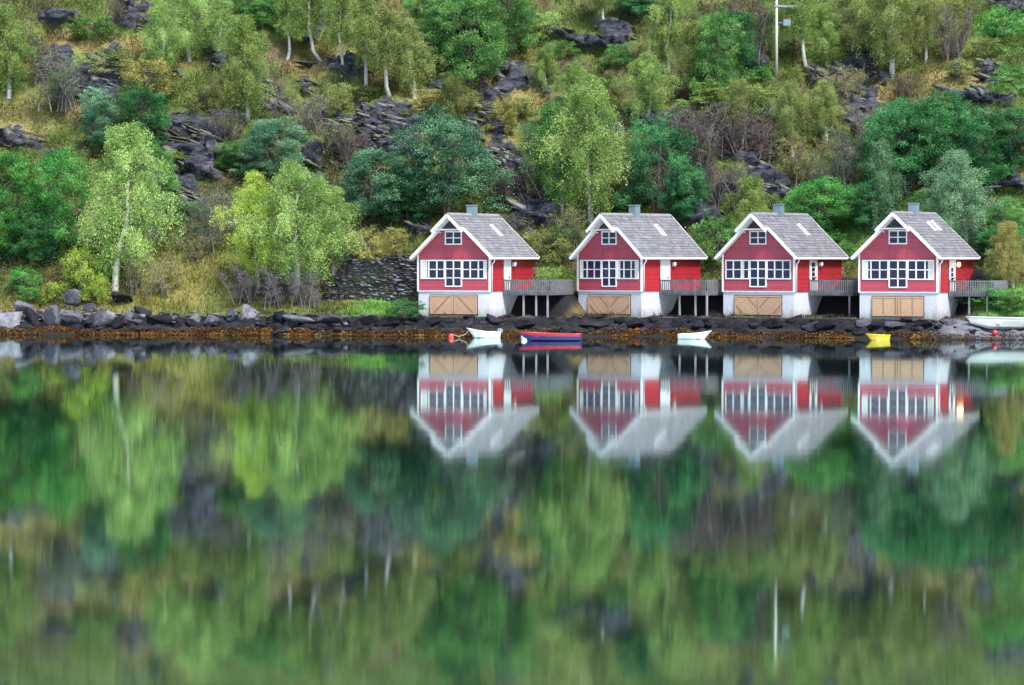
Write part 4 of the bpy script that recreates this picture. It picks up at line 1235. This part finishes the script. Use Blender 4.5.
def make_house():
    root = empty('boathouse')
    f = MB()
    f.box(-HW / 2 + 0.05, HW / 2 - 0.05, 0.05, HD - 0.05, -1.3, 1.8)
    f.build('foundation', M['concrete'], root)
    w = MB()
    z_e = 7.36 - 0.2 - 2.9 * 3.06 / 3.25
    poly = [(-HW / 2, 1.802), (HW / 2, 1.802), (HW / 2, z_e), (0, 7.13), (-HW / 2, z_e)]
    n = len(poly)
    p = [(a, 0, b) for a, b in poly] + [(a, HD, b) for a, b in poly]
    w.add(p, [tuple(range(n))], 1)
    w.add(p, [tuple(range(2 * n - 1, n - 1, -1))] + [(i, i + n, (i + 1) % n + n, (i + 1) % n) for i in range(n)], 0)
    w.build('wall', [M['red'], M['sky_lit_red']], root)
    # vertical cover strips and the board course under the gable window
    s = MB()
    for c in (-0.66, 0.66): s.box(c - 0.03, c + 0.03, -0.022, -0.002, 4.22, 5.2)
    s.box(-2.85, 2.85, -0.03, -0.002, 4.10, 4.16)
    s.build('cover_strip', M['sky_lit_red'], root)
    c = MB(); c.box(-HW / 2 - 0.03, -HW / 2 + 0.10, -0.035, 0.1, 1.78, z_e + 0.02); c.build('corner_board', M['white'], root)
    c = MB(); c.box(HW / 2 - 0.10, HW / 2 + 0.035, -0.035, 0.1, 1.78, z_e + 0.02); c.build('corner_board', M['white'], root)
    c = MB(); c.box(HW / 2 - 0.05, HW / 2 + 0.03, HD - 0.1, HD + 0.03, 1.78, z_e + 0.02); c.build('corner_board', M['red'], root)
    c = MB(); c.box(-2.9, 2.9, -0.03, 0.04, 1.77, 1.86); c.build('sill_board', M['concrete'], root)
    # roof
    rf = slate_roof(root).build('roof', [M['white'], M['slate_b'], M['slate_c'], M['slate_d']], root)
    k = 3.06 / 3.25
    for sg in (-1, 1):
        b = MB()
        b.bar((sg * 1.12, -0.42, 7.24 - 1.12 * k), (sg * 3.3, -0.42, 7.24 - 3.3 * k), 0.05, 0.21, up=(0, 0, 1))      # lower verge
        b.build('bargeboard', M['white'], rf); b = MB()
        b.bar((sg * 0.0, -1.11, 7.24), (sg * 1.25, -1.11, 7.24 - 1.25 * k), 0.05, 0.21)                              # hood verge
        b.build('bargeboard', M['white'], rf); b = MB()
        b.bar((sg * 0.0, HD + 0.33, 7.24), (sg * 3.3, HD + 0.33, 7.24 - 3.3 * k), 0.05, 0.25)
        b.build('bargeboard', M['white'], rf)
    for sg in (-1, 1):
        e = MB(); e.box(sg * 3.27 - 0.03, sg * 3.27 + 0.03, -0.40, HD + 0.31, 4.10, 4.26); e.build('eave_board', M['white'], rf)
    rc = MB()
    for sg in (-1, 1):
        rc.bar((sg * 0.10, -1.1, 7.337), (sg * 0.10, HD + 0.3, 7.337), 0.26, 0.03, up=(sg * 0.7, 0, 0.72))
    rc.build('ridge_cap', M['slate_c'], rf)
    ch = MB(); ch.box(-0.30, 0.30, 2.7, 3.3, 6.8, 7.98); ch.build('chimney', M['grey_metal'], rf)
    cc = MB(); cc.box(-0.34, 0.34, 2.66, 3.34, 7.98, 8.05); cc.build('chimney_cap', M['grey_metal'], rf)
    # hood recess: dark gable board behind a white tie beam
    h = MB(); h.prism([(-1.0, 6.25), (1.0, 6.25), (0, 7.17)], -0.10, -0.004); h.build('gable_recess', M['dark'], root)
    h = MB(); h.box(-1.12, 1.12, -0.72, -0.60, 6.17, 6.27); h.build('tie_beam', M['white'], root)
    for sg in (-1, 1):
        h = MB(); h.bar((sg * 1.06, -0.66, 6.22), (sg * 1.06, -0.004, 6.0), 0.08, 0.1); h.build('bracket', M['white'], root)
    # windows
    window(root, -2.64, -0.69, 2.68, 4.06, 3, 2, -0.004)
    window(root, 0.69, 2.64, 2.68, 4.06, 3, 2, -0.004)
    window(root, -0.68, 0.68, 2.12, 4.06, 2, 3, -0.004)
    window(root, -0.68, 0.68, 5.14, 6.12, 2, 2, -0.006)
    # side door and lamp on the right wall (x = HW/2)
    xw = HW / 2
    d = MB(); d.box(xw - 0.02, xw + 0.04, 2.25, 3.3, 1.86, 4.02); sd = d.build('door', M['white'], root)
    for (a, b_, c0, c1) in ((2.25, 2.37, 1.86, 4.02), (3.18, 3.3, 1.86, 4.02), (2.372, 3.178, 3.9, 4.02)):
        pass
    fr = MB()
    fr.box(xw + 0.0405, xw + 0.075, 2.2, 2.33, 1.86, 4.05); fr.box(xw + 0.0405, xw + 0.075, 3.22, 3.35, 1.86, 4.05); fr.box(xw + 0.0405, xw + 0.075, 2.332, 3.218, 3.92, 4.05)
    fr.build('door_casing', M['white'], sd)
    hd = MB(); hd.box(xw + 0.05, xw + 0.11, 3.04, 3.12, 2.75, 2.85); hd.build('handle', M['black'], sd)
    dp = MB()
    dp.tube([(xw + 0.30, 0.16, 4.1), (xw + 0.26, 0.16, 3.95), (xw + 0.10, 0.16, 3.75), (xw + 0.09, 0.16, 1.75)], 0.045, 8)
    dp.build('drainpipe', M['white'], root, True)
    return root

def garage(parent, style):
    """two leaves: style 0 boards rising to the middle, 1 falling to the middle, 2 upright boards"""
    g = MB(); g.box(-1.92, 1.92, -0.015, 0.06, 0.12, 1.56)
    gd = g.build('garage_door', M['dark'], parent)
    x0, z0, LW, LH = 0.02, 0.16, 1.86, 1.36
    for sg in (-1, 1):
        lf = MB()
        nb = 15
        for i in range(nb):
            if style == 2:
                q = [(LW * i / nb, 0), (LW * (i + 0.94) / nb, 0), (LW * (i + 0.94) / nb, LH), (LW * i / nb, LH)]
            else:
                d0 = i / nb * (LW + LH); d1 = (i + 0.95) / nb * (LW + LH)
                clip = lambda d: ((min(d, LW), max(0, d - LW)), (max(0, d - LH), min(d, LH)))
                (ax, az), (bx, bz) = clip(d0); (cx, cz), (dx, dz) = clip(d1)
                q = [(ax, az), (cx, cz), (dx, dz), (bx, bz)]
                if style == 1: q = [(a_, LH - b_) for a_, b_ in q][::-1]
            q = [(sg * (x0 + a_), z0 + b_) for a_, b_ in q]
            if sg < 0: q = q[::-1]
            lf.prism(q, -0.04 - 0.004 * (i * 7 % 3), -0.0155, 1 if (i * 5 + style) % 7 == 0 else 0)
        lf.build('door_leaf', [M['door_wood'], M['door_wood_dark']], gd)
        br = MB()
        for (a0, a1, b0, b1) in ((0.03, 1.87, 0.17, 0.25), (0.03, 1.87, 1.43, 1.51), (0.03, 0.10, 0.252, 1.428), (1.80, 1.87, 0.252, 1.428)):
            xa, xb = sorted((sg * a0, sg * a1)); br.box(xa, xb, -0.07, -0.049, b0, b1)
        br.build('door_frame', M['door_wood'], gd)

def kids(o): return [c for c in COL.objects if c.parent == o]
def copy_tree(o, parent=None):
    c = o.copy(); COL.objects.link(c)
    if parent: c.parent = parent
    for ch in kids(o): copy_tree(ch, c)
    return c

def child(o, name): return [c for c in kids(o) if c.name.split('.')[0] == name][0]

HL = ['leftmost red boathouse cabin, beside the stone wall, white dinghy moored in front',
      'second red boathouse cabin from the left, the one turned most to the side',
      'third red boathouse cabin, small panes in its white side door',
      'rightmost red boathouse cabin with a lit lamp by its door and two skylights']
proto = make_house()
houses = [proto] + [copy_tree(proto) for _ in range(3)]
for i, h in enumerate(houses):
    ox, oy, th = house_frame(i)
    h.location = (ox, oy, HB); h.rotation_euler = (0, 0, -th)
    tag(h, HL[i], 'house', 'red boathouse cabins on the shore')
    garage(h, (0, 1, 1, 2)[i])
    rf = child(h, 'roof')
    wins = [c for c in kids(h) if c.name.startswith('window')]
    for wi, a_, b_ in ([(0, -2.55, -2.12), (1, 2.38, 2.55)], [(0, -2.55, -2.35), (1, 0.78, 1.0), (1, 2.3, 2.55)], [(0, -1.3, -1.12)], [(0, -2.55, -2.2), (1, 2.2, 2.55)])[i]:
        cu = MB(); cu.box(a_, b_, -0.026, -0.018, 2.77, 3.97); cu.build('curtain', M['curtain'], wins[wi])
    # skylights on the right slope: a white frame and a glass pane
    for (u, v0, v1) in ([(4.35, 1.15, 2.35)] if i < 3 else [(3.7, 1.0, 1.9), (4.7, 0.9, 1.9)]):
        def rp(u_, v_, w_):
            k_ = v_ / 4.464
            return (3.25 * k_ + w_ * 0.70, u_, 7.36 - 3.06 * k_ + w_ * 0.71)
        def rbox(u0, u1, a0, a1, w0, w1):
            b = MB(); p = [rp(a, b_, w_) for w_ in (w0, w1) for b_ in (a0, a1) for a in (u0, u1)]
            b.add(p, [(0, 2, 3, 1), (4, 5, 7, 6), (0, 1, 5, 4), (2, 6, 7, 3), (0, 4, 6, 2), (1, 3, 7, 5)]); return b
        rbox(u - 0.19, u + 0.19, v0, v1, 0.0, 0.12).build('skylight', M['white'], rf)
        rbox(u - 0.10, u + 0.10, v0 + 0.12, v1 - 0.12, 0.121, 0.128).build('skylight_pane', M['slate_c'], rf)
    sd = child(h, 'door')
    if i >= 2:
        for j in range(4 if i == 2 else 3):
            g = MB(); g.box(HW / 2 + 0.041, HW / 2 + 0.048, 2.55, 3.0, 2.55 + j * 0.34, 2.83 + j * 0.34); g.build('pane', M['glass'], sd)
    lb = MB()
    lb.box(HW / 2 + 0.002, HW / 2 + 0.08, 3.68, 3.82, 3.58, 3.86)
    lp = lb.build('wall_lamp', M['white'], h)
    bl = MB()
    bl.tube([(HW / 2 + 0.18, 3.75, 3.56), (HW / 2 + 0.18, 3.75, 3.62), (HW / 2 + 0.18, 3.75, 3.74), (HW / 2 + 0.18, 3.75, 3.86), (HW / 2 + 0.18, 3.75, 3.9)], [0.03, 0.10, 0.13, 0.10, 0.03], 10)
    bl.build('lamp_globe', M['lit'] if i == 3 else M['white'], lp, True)
    if i == 3:
        ld = bpy.data.lights.new('door_lamp', 'POINT'); ld.energy = 3; ld.color = (1, 0.6, 0.25); ld.shadow_soft_size = 0.12
        lo = bpy.data.objects.new('door_lamp', ld); COL.objects.link(lo); lo.parent = lp; lo.location = (HW / 2 + 0.42, 3.75, 3.7)

# decks on posts, right of each house
DL = ['grey wooden deck on white posts between the first and second house', 'grey wooden deck on posts between the second and third house',
      'grey wooden deck on one pale post between the third and rightmost house', 'grey wooden deck right of the rightmost house, over green bushes']
DLEN = [3.7, 4.1, 3.5, 3.2]
for i in range(4):
    ox, oy, th = house_frame(i)
    root = empty('wooden_deck', (ox, oy, HB), -th)
    tag(root, DL[i], 'deck', 'decks beside the houses')
    x0, x1, y0, y1 = HW / 2 + 0.05, HW / 2 + DLEN[i], 2.15, 6.2
    fl = MB()
    nb = int((x1 - x0) / 0.14)
    for k in range(nb):
        a = x0 + (x1 - x0) * k / nb
        fl.box(a + 0.006, a + (x1 - x0) / nb - 0.006, y0, y1, 1.74, 1.785)
    fl.build('floor', M['deck_wood'], root)
    jb = MB()
    jb.box(x0, x1, y0 + 0.02, y0 + 0.08, 1.52, 1.738); jb.box(x0, x1, y1 - 0.1, y1 - 0.04, 1.52, 1.738); jb.box(x1 - 0.08, x1 - 0.02, y0 + 0.082, y1 - 0.102, 1.52, 1.738)
    jb.box(x0, x1, (y0 + y1) / 2, (y0 + y1) / 2 + 0.07, 1.52, 1.738)
    jb.build('joist', M['deck_wood'], root)
    rl = MB()
    ns = int((x1 - x0) / 0.17)
    for k in range(ns + 1):
        a = x0 + 0.05 + (x1 - x0 - 0.1) * k / ns
        rl.box(a - 0.045, a + 0.045, y0 - 0.04, y0 - 0.012, 1.58, 2.64 if k % 6 else 2.70)
    rl.box(x0, x1, y0 - 0.011, y0 + 0.03, 2.52, 2.62); rl.box(x0, x1, y0 - 0.011, y0 + 0.019, 1.80, 1.9)
    ns = int((y1 - y0) / 0.17)
    for k in range(1, ns + 1):
        a = y0 + (y1 - y0) * k / ns
        rl.box(x1 + 0.012, x1 + 0.04, a - 0.045, a + 0.045, 1.58, 2.64)
    rl.box(x1 - 0.03, x1 + 0.011, y0 + 0.05, y1, 2.52, 2.62)
    rl.build('railing', M['deck_wood'], root)
    offs = [1.5, 2.5, 3.4] if i == 0 else [1.6, 3.0, 4.0] if i == 1 else [3.1] if i == 2 else [1.4, 2.7]
    for q, a in enumerate(offs):
        for yy in ((y0 + 0.14,) if i == 2 else (y0 + 0.14, y1 - 0.3)):
            po = MB(); po.box(x0 + a - 0.055, x0 + a + 0.055, yy, yy + 0.11, -1.6, 1.518)
            po.build('post', M['post'], root)

# ------------------------------------------------------------------ utility pole
px_, py_, pz_ = pix(776, 78)
up = empty('utility_pole', (px_, py_, pz_), R(12))
tag(up, 'pale wooden utility pole with crossarm at the top edge of the slope', 'pole')
Hp = (78 - 5) * py_ / F
q = MB(); q.tube([(0, 0, -0.5), (0, 0, Hp * 0.5), (0, 0, Hp + 0.5)], [0.13, 0.115, 0.09], 10); q.build('pole', M['pole'], up, True)
q = MB(); q.box(-0.25, 2.0, -0.12, 0.12, Hp - 0.28, Hp - 0.12); q.build('crossarm', M['grey_metal'], up)
for a in (-0.15, 1.0, 1.9):
    q = MB(); q.tube([(a, 0, Hp - 0.12), (a, 0, Hp - 0.05), (a, 0, Hp + 0.05), (a, 0, Hp + 0.12)], [0.04, 0.075, 0.075, 0.03], 8); q.build('insulator', M['glazed'], up, True)
q = MB(); q.box(0.5, 1.1, -0.22, 0.22, Hp - 1.75, Hp - 1.25); q.box(0.09, 0.5, -0.05, 0.05, Hp - 1.55, Hp - 1.47); q.build('transformer', M['grey_metal'], up)

# ------------------------------------------------------------------ boats
def hull(Ls, B, D, mat_hull, mat_in, parent, transom=0.8, sheer=0.2, name='hull', flip=False, band=None):
    """open boat, bow towards -x, keel at z = 0; a skin 4 cm thick"""
    n, m_ = 15, 7
    mb = MB()
    def ring(s, inset):
        x = -Ls / 2 + Ls * s
        w = B / 2 * (math.sin(min(1, s * 1.35 + 0.02) * math.pi / 2) ** 0.8) * (1 - (1 - transom) * max(0, s - 0.5) * 2)
        w = max(0.02, w - inset)
        top = D * (1 + sheer * (1 - s) ** 2 * 2 + sheer * 0.3 * s)
        keel = D * 0.55 * max(0, 1 - s * 5) + inset * 1.0
        pts = []
        for j in range(m_):
            a = j / (m_ - 1) * math.pi
            cx = -math.cos(a)
            zz = keel + (top - keel) * (abs(cx) ** 2.2)
            pts.append((x + (inset if s < .5 else -inset) * 0.6 + (top - zz) * 0.9 * max(0, 1 - s * 3) ** 2, w * (abs(cx) ** 0.55) * (1 if cx > 0 else -1), zz))
        return pts
    outer = [ring(i / (n - 1), 0) for i in range(n)]; inner = [ring(i / (n - 1), 0.045) for i in range(n)]
    v = [p for r in outer for p in r] + [p for r in inner for p in r]
    f, mi = [], []
    o = n * m_
    for i in range(n - 1):
        for j in range(m_ - 1):
            a = i * m_ + j
            f.append((a, a + m_, a + m_ + 1, a + 1)); mi.append(2 if band and j in (0, m_ - 2) else 0)
            f.append((o + a, o + a + 1, o + a + m_ + 1, o + a + m_)); mi.append(1)
        for j in (0, m_ - 1):
            a = i * m_ + j
            f.append((a, o + a, o + a + m_, a + m_) if j == 0 else (a, a + m_, o + a + m_, o + a)); mi.append(0)
    e = (n - 1) * m_
    f.append(tuple(e + j for j in range(m_))); mi.append(0)
    f.append(tuple(o + e + j for j in range(m_))[::-1]); mi.append(1)
    mb.add(v, f); mb.m = mi
    mats = [mat_hull, mat_in] + ([band] if band else [])
    return mb.build(name, mats, parent, False)

def gunwale(Ls, B, D, transom, sheer, mat, parent):
    for sg in (-1, 1):
        pts = []
        for i in range(15):
            s = i / 14
            x = -Ls / 2 + Ls * s
            w = B / 2 * (math.sin(min(1, s * 1.35 + 0.02) * math.pi / 2) ** 0.8) * (1 - (1 - transom) * max(0, s - 0.5) * 2)
            pts.append((x, sg * w, D * (1 + sheer * (1 - s) ** 2 * 2 + sheer * 0.3 * s) + 0.015))
        g = MB(); g.tube(pts, 0.04, 6); g.build('gunwale', mat, parent, True)

def boat(name, px, row, Lpx, B, D, rot, label, hm, im, gm, seats=(0.35, 0.62), motor=None, transom=0.8, sheer=0.2, sink=0.14, band=None):
    Y = CH * F / (row - HY)
    s = Y / F
    root = empty(name, ((px - 512) * s, Y, -sink), rot)
    Ls = Lpx * s / abs(math.cos(rot))
    hull(Ls, B, D, hm, im, root, transom, sheer, band=band)
    gunwale(Ls, B, D, transom, sheer, gm, root)
    for q in seats:
        t_ = MB(); w = B / 2 * 0.82 * (1 if q > 0.3 else 0.8)
        t_.box(-Ls / 2 + Ls * q - 0.13, -Ls / 2 + Ls * q + 0.13, -w, w, D * 0.72, D * 0.72 + 0.035); t_.build('thwart', im, root)
    if motor:
        e = MB(); x = Ls / 2
        e.box(x - 0.04, x + 0.06, -0.08, 0.08, D * 0.3, D * 1.15)
        e.box(x - 0.14, x + 0.24, -0.12, 0.12, D * 1.15, D * 1.15 + 0.2); e.box(x - 0.08, x + 0.18, -0.10, 0.10, D * 1.15 + 0.2, D * 1.15 + 0.27)
        e.box(x + 0.02, x + 0.09, -0.03, 0.03, -0.2, D * 0.3)
        e.bar((x - 0.12, 0, D * 1.3), (x - 0.55, 0.1, D * 1.42), 0.035, 0.035)
        e.build('outboard_motor', motor, root)
    tag(root, label, 'boat', 'small boats by the shore')
    return root
W_, BL = M['boat_white'], M['black']
boat('dinghy', 483, 337.8, 32, 1.3, 0.40, R(14), 'white dinghy with outboard motor moored before the leftmost house', W_, W_, W_, motor=M['grey_metal'], sheer=0.42, sink=0.08)
boat('rowing_boat', 550, 340.8, 62, 1.5, 0.46, R(-8), 'long blue rowing boat with red gunwale and stern below the first deck', M['boat_blue'], M['boat_red'], M['boat_red'], seats=(0.3, 0.5, 0.7), sheer=0.16, sink=0.04, band=M['boat_red'])
boat('dinghy', 695, 339.0, 32, 1.3, 0.36, R(168), 'small plain white dinghy afloat between the second and third house', W_, W_, W_, sheer=0.36, sink=0.08)
boat('rowing_boat', 877, 340.4, 22, 1.1, 0.42, R(20), 'small yellow boat in the seaweed before the rightmost house', M['boat_yellow'], M['boat_yellow'], M['boat_yellow'], sheer=0.12, sink=0.1)
# stern fender and bow buoy of the rowing boat are separate floats
def buoy(px, row, r, mat, label, z0=None, eye=True):
    if z0 is None:
        Y = CH * F / (row - HY); z = r * 0.45
    else:
        Y, z = z0
    o = empty('buoy', ((px - 512) / F * Y, Y, z))
    mb = MB()
    bm = bmesh.new(); bmesh.ops.create_uvsphere(bm, u_segments=16, v_segments=10, radius=r)
    mb.add([(v.co.x, v.co.y, v.co.z * 1.08) for v in bm.verts], [tuple(v.index for v in f.verts) for f in bm.faces]); bm.free()
    mb.build('float', mat, o, True)
    e = MB(); e.tube([(0, 0, r * 0.98), (0, 0, r * 1.12), (0, 0, r * 1.2)], [r * 0.26, r * 0.2, r * 0.1], 8); e.build('eyelet', mat, o, True)
    return tag(o, label, 'buoy', 'mooring buoys')
buoy(451, 337.8, 0.2, M['orange_red'], 'red ball buoy floating left of the white dinghy')
buoy(524, 339.0, 0.22, M['boat_white'], 'white ball buoy at the bow of the blue rowing boat')
buoy(578, 340.2, 0.22, M['orange_red'], 'red ball buoy at the stern of the blue rowing boat')
x, y, z = pix(995, 336)
buoy(995, 0, 0.2, M['boat_red'], 'dark red buoy lying on the gravel below the long white boat', (y, z + 0.2))

# long white boat drawn up on the beach at the right edge
x, y, z = pix(1006, 330)
lb = empty('rowing_boat', (x + 0.8, y - 0.2, z + 0.05), R(4))
hull(7.2, 1.5, 0.68, W_, W_, lb, 0.75, 0.10)
gunwale(7.2, 1.5, 0.68, 0.75, 0.10, W_, lb)
for q in (0.3, 0.55, 0.75):
    t_ = MB(); t_.box(-3.6 + 7.2 * q - 0.13, -3.6 + 7.2 * q + 0.13, -0.6, 0.6, 0.36, 0.395); t_.build('thwart', W_, lb)
tag(lb, 'long white boat drawn up on the gravel at the right edge', 'boat', 'small boats by the shore')

# the mooring line of the white dinghy
Y = CH * F / (338.1 - HY)
ml = MB(); ml.tube([((453 - 512) / F * Y, Y, 0.25), ((459 - 512) / F * Y, Y, 0.10), ((466 - 512) / F * Y, Y, 0.28), ((468 - 512) / F * Y, Y, 0.5)], 0.02, 6)
tag(ml.build('mooring_line', M['rope']), 'thin mooring line from the red buoy to the white dinghy', 'rope')
